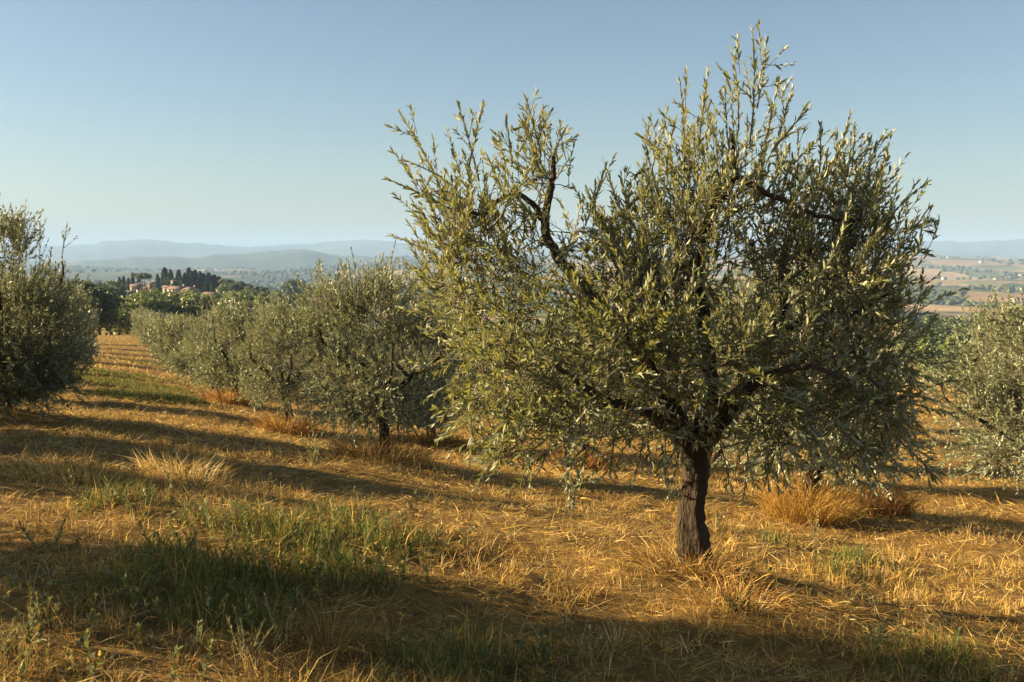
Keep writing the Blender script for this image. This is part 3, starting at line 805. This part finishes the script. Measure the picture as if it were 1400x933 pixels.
g = G(250, 655); tussock(g[0], g[1], 500, .35, .32, 8, 'pale tussock in the sun strip left of the bushy tree', [STRAW, PALE, PALE, STRAW], .5, w=.006)
g = G(100, 650); tussock(g[0], g[1], 500, .45, .26, 9, 'low pale tussock in the sun near the left edge of the grove floor', [STRAW, PALE, OLIVEG, STRAW], .6, w=.005)
g = G(455, 890); tussock(g[0] - .02, g[1], 420, .13, .34, 10, 'fan of fine reddish dry grass leaning over in the near shade', [RUST, STRAW, RUST, BROWN], 1.1, w=.0025)
g = G(590, 612); tussock(g[0], g[1], 1400, .75, .5, 12, 'dry orange bush glowing in the sun between the bushy tree and the big tree', [RUST, STRAW, RUST, STRAW], .9, name='dry_bush', cat='bush', group=None, w=.03)

def stem(u, v, h, lean, seed, label):
    g = G(u, v); rng = np.random.default_rng(seed)
    p = catmull([[0, 0, -.03], [lean * .2, 0, h * .4], [lean * .6, .01, h * .75], [lean, .02, h]], 5)
    vv, q, t = woody(p, np.linspace(.0026, .0016, len(p)), 5, rng, .05)
    mb = MB(); mb.add(vv, q, t)
    hp = np.array([p[-1], p[-1] + [lean * .12, 0, .05]])
    o = mb.build('grass_stem', M_BLADE, None, tint=np.tile(PALE * .9, (len(vv), 1)), loc=(g[0], g[1], g[2]))
    tag(o, label, 'stem', 'dry stems rising from the near grass')
    m2 = MB(); vv, q, t = woody(catmull([p[-1] - [0, 0, .02], p[-1] + [lean * .05, 0, .02], p[-1] + [lean * .12, 0, .055]], 3), np.array([.002, .003, .004, .0042, .0038, .003, .0015]), 5, rng, .2)
    m2.add(vv, q, t); m2.build('seed_head', M_BLADE, o, tint=np.tile(STRAW * .9, (len(vv), 1)))
stem(642, 905, .20, -.01, 1, 'straight dry stem, farthest left of the four in the near shade')
stem(664, 905, .12, .03, 2, 'shortest dry stem of the four, with a bent tip')
stem(683, 900, .20, .02, 3, 'dry stem third from the left of the four')
stem(703, 900, .22, .08, 4, 'tall dry stem leaning right, last of the four')

def herb(u, v, h, n, seed, label, cols, leaf=.03, name='weed_plant', group='weed plants standing out of the grass', spread=.5):
    g = G(u, v); rng = np.random.default_rng(seed)
    a = rng.uniform(0, 6.283, n); q = rng.uniform(.05, spread, n)
    d = unit(np.stack([q * np.cos(a), q * np.sin(a), np.ones(n)], -1)); L = h * rng.uniform(.5, 1.05, n)
    p0 = rng.normal(0, .02, (n, 3)) * [1, 1, 0] + [0, 0, -.015]
    root = empty(name, tuple(g))
    vv, f, paths = twig_leaves(p0, d, L, rng.normal(0, .08, (n, 3)), rng, leaf * .55, leaf, .3, False, start=.02, ang=.7)
    nl = len(vv) // 6
    mesh_obj('leaves', vv, [f], M_BLADE, root, tint=np.repeat(pick(nl, rng, [1] * len(cols), cols), 6, axis=0))
    tv, tq = tubes(paths, np.linspace(.003, .0015, 4)[None] + np.zeros((n, 1)), 4)
    mesh_obj('stems', tv, [tq], M_BLADE, root, tint=np.tile(PALE * .7, (len(tv), 1)))
    tag(root, label, 'weed', group)
herb(800, 900, .24, 7, 1, 'pale spreading weed with thin branching stems beside the four dry stems', [GREY, PALE * .8, GREY], .028, spread=.8)
herb(1112, 742, .42, 4, 2, 'tall pale weed with a white seed head right of the big tree trunk', [PALE, GREY, PALE], .03, spread=.25)
herb(1010, 838, .16, 12, 3, 'dark clump of weed at the edge of the mound under the big tree', [GREEN * .6, BROWN, GREEN], .03, spread=1.0)
herb(335, 900, .20, 8, 4, 'grey weed with curled tops at the lower edge of the green patch', [GREY, OLIVEG, GREY], .03)
herb(395, 880, .22, 8, 5, 'grey weed with branching tops under the green patch, right of the curled one', [GREY, OLIVEG, PALE * .8], .028)
herb(50, 880, .22, 10, 6, 'yellowish weed in the sunny corner of the near grass', [OLIVEG, GREY, OLIVEG], .03)
herb(20, 905, .18, 9, 7, 'low yellowish weed at the very edge of the sunny corner', [OLIVEG, OLIVEG, GREY], .03)
herb(980, 716, .16, 3, 8, 'thin olive sucker with pale leaves at the trunk foot', [GREY * 1.3, PALE], .05, spread=1.0)
herb(430, 640, .55, 7, 9, 'spindly olive sucker standing clear of the bushy tree skirt', [GREY, OLIVEG, GREY], .06, spread=.45)
herb(600, 905, .17, 9, 10, 'olive-green weed below the dry stems', [OLIVEG, GREY], .026)
herb(540, 800, .24, 7, 11, 'broad-leaved green weed at the shaded tip of the green patch', [GREEN, OLIVEG], .06, spread=.6)

# ------------------------------------------------------------------ far trees
def far_tree(name, proto_kind, seed):
    rng = np.random.default_rng(seed)
    root = empty(name, (0, 0, 0))
    if proto_kind == 'cypress':
        n = 900; t = rng.random(n) ** .8; a = rng.uniform(0, 6.283, n)
        R = .115 * np.sin(np.clip(t * .93 + .07, 0, 1) * math.pi) ** .6 * (1 - .25 * t)
        R = R * rng.uniform(.65, 1.1, n)
        pos = np.stack([R * np.cos(a), R * np.sin(a), .05 + .93 * t], -1)
        d = unit(np.stack([np.cos(a) * .3, np.sin(a) * .3, np.ones(n)], -1) + rng.normal(0, .2, (n, 3)))
        nn = np.stack([np.cos(a), np.sin(a), np.zeros(n)], -1) + rng.normal(0, .4, (n, 3))
        ln = rng.uniform(.04, .08, n); v, f = leaf_mesh(pos, d, nn, ln, ln * .5)
        mesh_obj('crown', v, [f], M_CYPRESS, root)
        v, q, t = woody(np.array([[0, 0, -.02], [0, 0, .1], [0, 0, .5]]), np.array([.02, .017, .008]), 6, rng); th_ = .1
    else:
        lobes, mm = {'broad': (13, M_BROAD), 'oak': (15, M_OAK), 'pine': (12, M_PINE)}[proto_kind]
        P_, D_, Nn, Ln = [], [], [], []
        for k in range(lobes):
            a = rng.uniform(0, 6.283)
            if proto_kind == 'pine':
                q = .36 * math.sqrt(rng.random()); c = np.array([q * math.cos(a), q * math.sin(a), .80 + rng.uniform(-.05, .08)]); r = np.array([.17, .17, .09])
            else:
                hz = rng.uniform(.25, .82); q = .30 * math.sin((hz - .05) / .9 * math.pi) ** .5 * rng.uniform(.3, 1.0)
                c = np.array([q * math.cos(a), q * math.sin(a), hz]); r = np.full(3, rng.uniform(.15, .22))
            n = 210; dd = unit(rng.normal(0, 1, (n, 3))); dd[:, 2] = np.abs(dd[:, 2]) * np.where(rng.random(n) < .78, 1, -1)
            P_.append(c + dd * r * rng.uniform(.55, 1.08, (n, 1))); Nn.append(dd + rng.normal(0, .5, (n, 3))); D_.append(rng.normal(0, 1, (n, 3))); Ln.append(rng.uniform(.035, .075, n))
        p, d, nn, ln = map(np.concatenate, (P_, D_, Nn, Ln))
        v, f = leaf_mesh(p, d, nn, ln, ln * .75); mesh_obj('crown', v, [f], mm, root)
        h = .72 if proto_kind == 'pine' else .45
        v, q, t = woody(np.array([[0, 0, -.03], [.01, 0, .15], [.0, .01, h]]), np.array([.035, .028, .015]), 7, rng)
    mb = MB(); mb.add(v, q, t); mb.build('trunk', M_BARK, root, smooth_shade=True)
    return root
PROTO = {'cypress': [far_tree('cypress_tree', 'cypress', 1), far_tree('cypress_tree', 'cypress', 2)], 'broad': [far_tree('broadleaf_tree', 'broad', s) for s in (3, 4, 5)],
         'oak': [far_tree('oak_tree', 'oak', s) for s in (6, 7)], 'pine': [far_tree('umbrella_pine', 'pine', 8)]}
cnt = {k: 0 for k in PROTO}
def put(kind, u, vtop, Y, h, label, group=None, wide=1.0):
    x = P(u, 400, Y)[0]; z0 = gz(x, Y)
    if h is None: h = max(2.5, P(u, vtop, Y)[2] - z0)
    pr = PROTO[kind][cnt[kind] % len(PROTO[kind])]; cnt[kind] += 1
    if pr.name in used: o = copy_tree(pr)
    else: o = pr; used.add(pr.name)
    o.location = (x, Y, z0 - .02 * h); o.rotation_euler = (0, 0, cnt[kind] * 2.4); o.scale = (h * wide, h * wide, h)
    tag(o, label, 'tree', group)
    return o
cg = 'cypresses and dark conifers on the village knoll'
same_cy = 'dark cypress in the dense clump on the village knoll'
for u, v, Y, w in [(218, 380, 425, 1), (226, 366, 430, 1.5), (234, 369, 428, 1.3), (245, 369, 432, 1.4), (253, 373, 430, 1.2), (259, 366, 434, 1.3), (263, 371, 428, 1.3), (268, 369, 434, 1.3), (274, 371, 430, 1.3), (279, 374, 436, 1.5), (286, 373, 430, 1.7), (293, 376, 432, 2.2), (300, 378, 430, 2.2), (250, 380, 420, 2.2), (270, 384, 420, 2.2), (239, 384, 424, 2.2), (282, 386, 419, 2.2), (230, 386, 420, 2.0)]:
    put('cypress', u, v, Y, None, same_cy, cg, w)
for u, v, Y in [(164, 379, 415), (169.5, 378, 418), (176, 380, 412)]:
    put('cypress', u, v, Y, None, 'dark cypress in the loose group at the outer end of the village', cg, 1.2)
put('cypress', 182, 373, 415, None, 'slim tall cypress left of the umbrella pine in the village', cg, .9)
put('cypress', 190, 374, 418, None, 'slim cypress touching the umbrella pine in the village', cg, .8)
put('cypress', 216, 375, 405, None, 'lone pointed cypress between the tower house and the dense clump', cg, 1.2)
put('cypress', 290, 383, 398, None, 'thin lone cypress in front of the dense clump', cg, .7)
put('cypress', 368, 398, 640, None, 'lone thin cypress down in the valley beyond the knoll', cg, .9)
put('pine', 198, 372, 412, None, 'umbrella pine with a flat rounded top in the village')
wood = 'trees of the wooded belt below the village'
belt = [(150, 402, 150, 'broad'), (172, 405, 165, 'broad'), (193, 402, 175, 'broad'), (214, 398, 190, 'broad'), (236, 399, 180, 'broad'), (258, 402, 195, 'broad'), (282, 404, 200, 'broad'), (306, 402, 205, 'broad'), (330, 406, 200, 'broad'), (352, 409, 190, 'broad'),
        (160, 416, 125, 'broad'), (182, 415, 130, 'oak'), (205, 410, 140, 'broad'), (228, 412, 145, 'oak'), (252, 410, 150, 'broad'), (276, 413, 150, 'oak'), (300, 414, 145, 'broad'), (325, 416, 140, 'oak'), (348, 417, 150, 'broad'), (372, 418, 160, 'broad'),
        (305, 399, 300, 'oak'), (318, 401, 290, 'broad'), (332, 402, 310, 'broad'), (346, 402, 300, 'oak'), (360, 404, 290, 'broad'), (374, 405, 300, 'broad'), (390, 406, 280, 'oak'), (405, 408, 290, 'broad'), (340, 397, 360, 'broad'), (362, 398, 370, 'oak'), (384, 400, 360, 'broad')]
belt = [(u, v - 6, Y, k) for u, v, Y, k in belt]
for i, (u, v, Y, k) in enumerate(belt):
    put(k, u, v, Y, None, {'broad': 'leafy mid-green tree in the sunlit wooded belt below the village', 'oak': 'dark leafy tree in the wooded belt below the village'}[k], wood, 1.25)
for i, (u, v, Y) in enumerate([(98, 384, 105), (117, 381, 112), (134, 388, 118), (76, 388, 108)]):
    put('oak', u, v, Y, None, ['dark evergreen oak showing behind the lane-side olives', 'tallest dark evergreen oak behind the lane-side olives', 'dark evergreen oak at the lane end, nearest the village', 'dark evergreen oak hidden among the lane-side olives'][i], 'evergreen oaks at the lane end', 1.1)
for u, v, Y in [(140, 386, 300), (150, 383, 320), (131, 384, 330), (146, 390, 260), (158, 387, 300), (122, 384, 320), (112, 383, 340)]:
    put('oak', u, v, Y, None, 'dark round tree on the ridge left of the village', 'round trees left of the village', 1.3)
for u, v, Y in [(308, 381, 415), (316, 381, 412), (325, 384, 405), (334, 387, 405), (342, 389, 400), (352, 391, 400)]:
    put('oak', u, v, Y, None, 'dark round tree trailing down from the right end of the conifer clump', 'round trees right of the conifer clump', 1.4)
put('broad', 303, 390, 380, None, 'small pale green round tree in front of the conifer clump', None, 1.3)
for i, (u, v, Y) in enumerate([(408, 381, 620), (400, 386, 600)]):
    put('oak', u, v, Y, None, ['taller dark tree standing over the valley field beyond the rows', 'lower dark tree over the valley field beyond the rows'][i], 'dark trees over the valley field', 1.3)
slope = [(1340, 515, 50, 'oak'), (1372, 505, 62, 'broad'), (1310, 500, 70, 'oak'), (1395, 492, 80, 'oak'), (1330, 488, 95, 'broad'), (1280, 490, 90, 'broad'), (1365, 478, 120, 'oak'), (1230, 480, 110, 'oak'), (1180, 478, 120, 'broad'), (1305, 470, 150, 'broad'), (1395, 466, 180, 'broad'), (1100, 470, 140, 'oak'), (1000, 465, 150, 'broad'), (900, 462, 140, 'oak'), (800, 455, 150, 'broad'), (700, 448, 150, 'oak'), (620, 440, 160, 'broad'), (1262, 455, 170, 'broad'), (1290, 448, 200, 'oak'), (1312, 452, 190, 'broad'), (1345, 445, 230, 'oak'), (1372, 440, 260, 'broad'), (1398, 446, 220, 'oak'), (1255, 436, 300, 'oak'), (1275, 428, 360, 'broad'), (1300, 432, 330, 'oak'), (1330, 424, 420, 'oak'), (1358, 428, 380, 'broad'), (1388, 420, 450, 'oak'), (540, 432, 170, 'oak'), (470, 424, 180, 'broad'), (420, 420, 190, 'oak')]
for u, v, Y, k in slope:
    put(k, u, v, Y, None, {'oak': 'dark tree on the slope dropping to the valley', 'broad': 'mid-green tree on the slope dropping to the valley'}[k], 'trees on the slope below the grove', 1.2)

# ------------------------------------------------------------------ village houses
def plain(name, c1, c2, scale=3.0, rough=.9):
    m, nt = mat(name); tc = N(nt, 'ShaderNodeTexCoord').outputs['Object']
    n1 = noise(nt, tc, scale, 5)
    finish(nt, ramp(nt, n1, [(.3, c1), (.7, c2)]), rough, n1, .3, .03); return m
M_CREAM = plain('cream_plaster', (.34, .27, .19), (.44, .36, .26)); M_STONE = plain('pale_stone', (.36, .28, .19), (.50, .41, .29), 1.5)
M_TERRA = plain('terracotta_tiles', (.125, .08, .06), (.19, .125, .095), 2.2); M_SHUT = plain('dark_shutter', (.06, .045, .03), (.10, .075, .05)); M_WHITE = plain('white_plaster', (.40, .36, .30), (.50, .46, .40))
m, nt = mat('window_glass'); finish(nt, (.02, .025, .03), .12, spec=.5); M_GLASS = m

def house(u, vbase, Y, w, d, h, rot, label, wallm, rise=1.0, nwin=3, tower=False, chimney=True, floors=1, group='houses of the village on the knoll', simple=False, name='village_house'):
    x = P(u, 400, Y)[0]; z0 = P(u, vbase, Y)[2] if vbase else gz(x, Y)
    if not simple: w, d, h, rise = w * .56, d * .56, h * .48, rise * .6
    z0 = min(z0, gz(x, Y) + 3)
    root = empty(name, (x, Y, z0), rot)
    z_low = min(0, gz(x, Y) - z0) - 1.5
    a, b = w / 2, d / 2
    V = [[-a, -b, z_low], [a, -b, z_low], [a, b, z_low], [-a, b, z_low], [-a, -b, h], [a, -b, h], [a, b, h], [-a, b, h], [-a, 0, h + rise], [a, 0, h + rise]]
    mb = MB(); mb.add(V, [[0, 1, 5, 4], [2, 3, 7, 6]], None); 
    mb.t.append(np.array([[4, 8, 7], [5, 6, 9]])); mb.q.append(np.array([[1, 2, 6, 5], [3, 0, 4, 7]]))
    mb.build('wall', wallm, root)
    # roof: two tiled slabs with overhang
    e = .3; th = .16; sl = rise / b
    mb = MB()
    for sg in (-1, 1):
        yo, yi = sg * (b + e), 0.0; zo, zi = h - sl * e + .03, h + rise + .03
        vv = [[-a - e, yo, zo], [a + e, yo, zo], [a + e, yi, zi], [-a - e, yi, zi]]
        vv = vv + [[p[0], p[1], p[2] + th] for p in vv]
        mb.add(vv, [[0, 3, 2, 1], [4, 5, 6, 7], [0, 1, 5, 4], [1, 2, 6, 5], [2, 3, 7, 6], [3, 0, 4, 7]])
    roof = mb.build('roof', M_TERRA, root)
    if chimney:
        mb = MB(); mb.box(np.array([a * .45, b * .3, h + rise * .7 + .55]), np.array([.5, .5, .9])); mb.box(np.array([a * .45, b * .3, h + rise * .7 + 1.06]), np.array([.65, .65, .12]))
        mb.build('chimney', wallm, roof)
    if not simple:
        for side, span, ax in ((-1, w, 0), (1, d, 1), (-1, d, 1)):
            k = nwin if ax == 0 else max(1, nwin - 1)
            for fl in range(floors):
                for i in range(k):
                    p = (i + .5) / k * span - span / 2; zc = h * (fl + .55) / floors
                    fr, gl = MB(), MB()
                    if ax == 0:
                        fr.box(np.array([p, side * (b + .03), zc]), np.array([.7, .1, .95])); gl.box(np.array([p, side * (b + .09), zc]), np.array([.5, .04, .75]))
                    else:
                        fr.box(np.array([side * (a + .03), p, zc]), np.array([.1, .7, .95])); gl.box(np.array([side * (a + .09), p, zc]), np.array([.04, .5, .75]))
                    wn = fr.build('window', M_SHUT, root); gl.build('pane', M_GLASS, wn)
        mb = MB(); mb.box(np.array([w * .02, -b - .04, .85]), np.array([.8, .1, 1.7])); mb.build('door', M_SHUT, root)
    tag(root, label, 'house', group)
    return root
house(176, 406, 385, 9, 7, 3.4, .25, 'low cream house with a flat terracotta roof at the outer end of the village', M_CREAM, 1.0, 3)
house(187, 402, 392, 7.5, 7, 6.0, .2, 'two-storey cream house in front of the slim cypresses', M_CREAM, 1.3, 2, floors=2)
house(207, 403, 396, 4.2, 4.2, 9.0, .3, 'narrow ochre tower house beside the lone cypress', plain('ochre_stone', (.34, .24, .12), (.44, .32, .17)), .9, 1, floors=2, chimney=False)
house(199, 403, 400, 7, 6, 4.6, .1, 'low house squeezed between the tower house and the umbrella pine', M_STONE, 1.2, 2)
house(245, 402, 382, 13, 8, 4.0, -.35, 'long farmhouse with red roof in front of the dense clump', M_WHITE, 1.5, 4)
house(231, 401, 390, 7, 6, 4.4, .15, 'small pink-roofed house at the left foot of the dense clump', M_STONE, 1.2, 2)
house(262, 404, 378, 9, 8, 4.4, -.7, 'ochre gabled house joined to the long farmhouse', plain('warm_plaster', (.33, .23, .14), (.42, .31, .2)), 1.5, 2)
house(242, 388, 428, 7, 6, 5.0, .1, 'brick house almost hidden by the dense dark cypresses', M_STONE, 1.2, 2)
house(291, 410, 330, 11, 7, 3.2, -.3, 'low white house with a grey-red roof below the thin cypress', M_WHITE, 1.4, 3)
vg = 'farmhouses scattered over the far valley'
for u, v, Y in [(1364, 345, 6200), (1397, 356, 5200), (1295, 360, 4300), (1340, 370, 3600), (1395, 373, 2700), (1290, 383, 2300), (1361, 382, 2500), (513, 356, 5200), (1388, 406, 1250), (1310, 372, 3300)]:
    x = P(u, 400, Y)[0]; s = max(1, Y / 1600)
    house(u, None, Y, 9 * s ** .5, 6 * s ** .5, 4 * s ** .5, .2, 'tiny pale farmhouse far out in the valley', M_WHITE, 1.8, 2, group=vg, simple=True, chimney=False, name='valley_farmhouse')

# ------------------------------------------------------------------ far woods of the valley: one mass
def far_woods():
    rng = np.random.default_rng(55)
    n = 26000
    r = np.exp(rng.uniform(math.log(650), math.log(6500), n)); a = rng.uniform(math.radians(-36), math.radians(36), n)
    X, Y = r * np.sin(a), r * np.cos(a)
    dens = .22 * smooth(.05, -.2, X / Y) + fbm(X / 260, Y / 420, 91, 4) + .4 * fbm(X / 900, Y / 1300, 92, 3) + .22 * smooth(2500, 6000, r)
    keep = dens > rng.uniform(.10, .5, n); X, Y, r = X[keep], Y[keep], r[keep]; n = len(X)
    s = rng.uniform(1.8, 4.6, n) * (1 + r / 3500)
    import bmesh
    V_, F_, off = [], [], 0
    for sub, sel in ((2, r < 2300), (1, r >= 2300)):
        bm = bmesh.new(); bmesh.ops.create_icosphere(bm, subdivisions=sub, radius=1); bv = np.array([v.co[:] for v in bm.verts]); bf = np.array([[v.index for v in f.verts] for f in bm.faces]); bm.free()
        k = int(sel.sum()); ss = s[sel]
        knob = 1 + (rng.uniform(-.45, .35, (k, len(bv), 1)) if sub == 2 else rng.uniform(-.35, .3, (k, len(bv), 1)))
        v = bv[None] * knob * ss[:, None, None] * np.array([1.1, 1.1, .8])
        v = v + np.stack([X[sel], Y[sel], ground_z(X[sel], Y[sel]) + ss * .45], -1)[:, None]
        f = bf[None] + (np.arange(k) * len(bv))[:, None, None] + off
        V_.append(v.reshape(-1, 3)); F_.append(f.reshape(-1, 3)); off += k * len(bv)
    v, f = np.concatenate(V_), np.concatenate(F_)
    m, nt = mat('distant_foliage'); g_ = N(nt, 'ShaderNodeNewGeometry')
    finish(nt, ramp(nt, g_.outputs['Random Per Island'], [(0, (.025, .035, .014)), (.7, (.06, .075, .025)), (1, (.10, .11, .04))]), .9)
    o = mesh_obj('distant_woods', v.reshape(-1, 3), [f.reshape(-1, 3)], m)
    tag(o, 'dark woods and hedgerows dotted over the far valley', kind='stuff')
far_woods()

# ------------------------------------------------------------------ mountains
def ridge(name, D, crest, seed, depth, label, col, rough_amp):
    rng = np.random.default_rng(seed)
    us = np.linspace(-1100, 2500, 720)
    vc = np.interp(us, [c[0] for c in crest], [c[1] for c in crest])
    k = np.hanning(7); k /= k.sum(); vs = np.convolve(np.pad(vc, 3, 'edge'), k, 'valid')
    jitter = fbm(us / 38, us * 0 + seed, seed, 5, .6) * rough_amp
    vs = vs - jitter
    th = np.arctan((us - 700) / F); rowsn = 26
    ww = np.concatenate([np.linspace(-1, 0, 16), np.linspace(0, 1, 11)[1:]])
    V = []
    for w in ww:
        dist = (D + w * depth)
        zc = (348.0 - vs) / F * D
        shape = (1 - abs(w)) ** (1.15 if w < 0 else 1.0)
        x, y = np.tan(th) * dist, np.full_like(th, dist)
        z = -90 + (zc + 90) * shape + fbm(x / (D * .06), y / (D * .05), seed + 5, 5) * (zc + 90) * .55 * (abs(w) * (1 - abs(w)) * 3)
        V.append(np.stack([x, y, z + EYE], -1))
    V = np.array(V); idx = np.arange(V.shape[0] * V.shape[1]).reshape(V.shape[:2])
    q = np.stack([idx[:-1, :-1], idx[:-1, 1:], idx[1:, 1:], idx[1:, :-1]], -1).reshape(-1, 4)
    m, nt = mat(name + '_slopes'); geo = N(nt, 'ShaderNodeNewGeometry').outputs['Position']
    n1 = noise(nt, mapping(nt, geo, (1 / 900,) * 3), 1.0, 6, .6)
    finish(nt, ramp(nt, n1, [(.35, tuple(c * .6 for c in col)), (.55, col), (.7, tuple(c * 1.6 for c in col))]), .95)
    o = mesh_obj(name, V.reshape(-1, 3), [q], m, smooth_shade=True)
    tag(o, label, kind='structure')
ridge('far_mountains', 9300, [(-1100, 338), (0, 338), (100, 336), (140, 333), (185, 330), (205, 328), (213, 330), (225, 329), (240, 333), (300, 335), (360, 337), (400, 335), (450, 332), (500, 330), (530, 331), (570, 334), (640, 338), (800, 340), (1000, 338), (1150, 334), (1250, 330), (1300, 328), (1340, 329), (1370, 328), (1400, 325), (1500, 320), (2500, 330)], 3, 2500, 'pale blue farthest mountain range', (.06, .08, .05), 4.5)
ridge('middle_hills', 5200, [(-1100, 362), (60, 362), (110, 358), (150, 354), (200, 353), (230, 354), (260, 351), (300, 350), (340, 345), (370, 342), (395, 341), (420, 342), (450, 347), (480, 351), (520, 352), (560, 354), (640, 358), (900, 366), (2500, 366)], 8, 1800, 'blue-grey middle range of hills', (.045, .065, .035), 4.5)

# ------------------------------------------------------------------ haze
def haze():
    m = bpy.data.materials.new('haze_air'); m.use_nodes = True; nt = m.node_tree; nt.nodes.clear()
    v = nt.nodes.new('ShaderNodeVolumePrincipled'); o = nt.nodes.new('ShaderNodeOutputMaterial')
    v.inputs['Color'].default_value = (.37, .56, .87, 1); v.inputs['Density'].default_value = HAZE_D; v.inputs['Anisotropy'].default_value = 0.0
    nt.links.new(v.outputs[0], o.inputs['Volume'])
    S = 16000.0; zb, zt = -190.0, 230.0
    V = np.array([[x, y, z] for x in (-S, S) for y in (-S, S) for z in (zb, zt)])
    o_ = mesh_obj('haze', V, [np.array([[0, 1, 3, 2], [4, 6, 7, 5], [0, 4, 5, 1], [2, 3, 7, 6], [0, 2, 6, 4], [1, 5, 7, 3]])], m)
    tag(o_, 'thin blue summer haze over the valley', kind='stuff')
HAZE_D = 1.4e-4
haze()

# ------------------------------------------------------------------ sun and sky
w = bpy.data.worlds.new('World'); sc.world = w; w.use_nodes = True
nt = w.node_tree; nt.nodes.clear()
sky = nt.nodes.new('ShaderNodeTexSky'); sky.sky_type = 'NISHITA'; sky.sun_disc = False
sd = Vector((-math.cos(math.radians(SUN_AHEAD)) * math.cos(math.radians(SUN_EL)), math.sin(math.radians(SUN_AHEAD)) * math.cos(math.radians(SUN_EL)), math.sin(math.radians(SUN_EL))))
sky.sun_elevation = math.radians(SUN_EL); sky.sun_rotation = math.atan2(sd.x, sd.y)
sky.air_density = 1.0; sky.dust_density = 1.2; sky.ozone_density = 1.0; sky.altitude = 300
bg = nt.nodes.new('ShaderNodeBackground'); bg.inputs[1].default_value = 0.05
ou = nt.nodes.new('ShaderNodeOutputWorld'); nt.links.new(mix(nt, 1.0, sky.outputs[0], (.645, .68, .705), 'MULTIPLY'), bg.inputs[0]); nt.links.new(bg.outputs[0], ou.inputs[0])
lt = bpy.data.lights.new('sun', 'SUN'); lt.energy = 5.0; lt.angle = math.radians(.53); lt.color = (1.0, .79, .49)
so = bpy.data.objects.new('sun', lt); COL.objects.link(so); so.rotation_euler = sd.to_track_quat('Z', 'Y').to_euler(); so.location = (-20, 5, 30)

# ------------------------------------------------------------------ camera
cam = bpy.data.cameras.new('camera'); co = bpy.data.objects.new('camera', cam); COL.objects.link(co)
cam.lens = 35; cam.sensor_width = 36; cam.clip_start = .05; cam.clip_end = 150000
co.location = (0, 0, EYE); co.rotation_euler = (math.pi / 2 - PITCH, 0, 0)
cam.dof.use_dof = True; cam.dof.focus_distance = 6.7; cam.dof.aperture_fstop = 5.6
sc.camera = co
sc.view_settings.view_transform = 'Standard'; sc.view_settings.look = 'None'; sc.view_settings.exposure = 1.95; sc.view_settings.gamma = 1.0
sc.render.engine = 'CYCLES'
sc.cycles.use_denoising = True
sc.cycles.max_bounces = 8; sc.cycles.diffuse_bounces = 1; sc.cycles.glossy_bounces = 2; sc.cycles.transparent_max_bounces = 8; sc.cycles.volume_bounces = 1
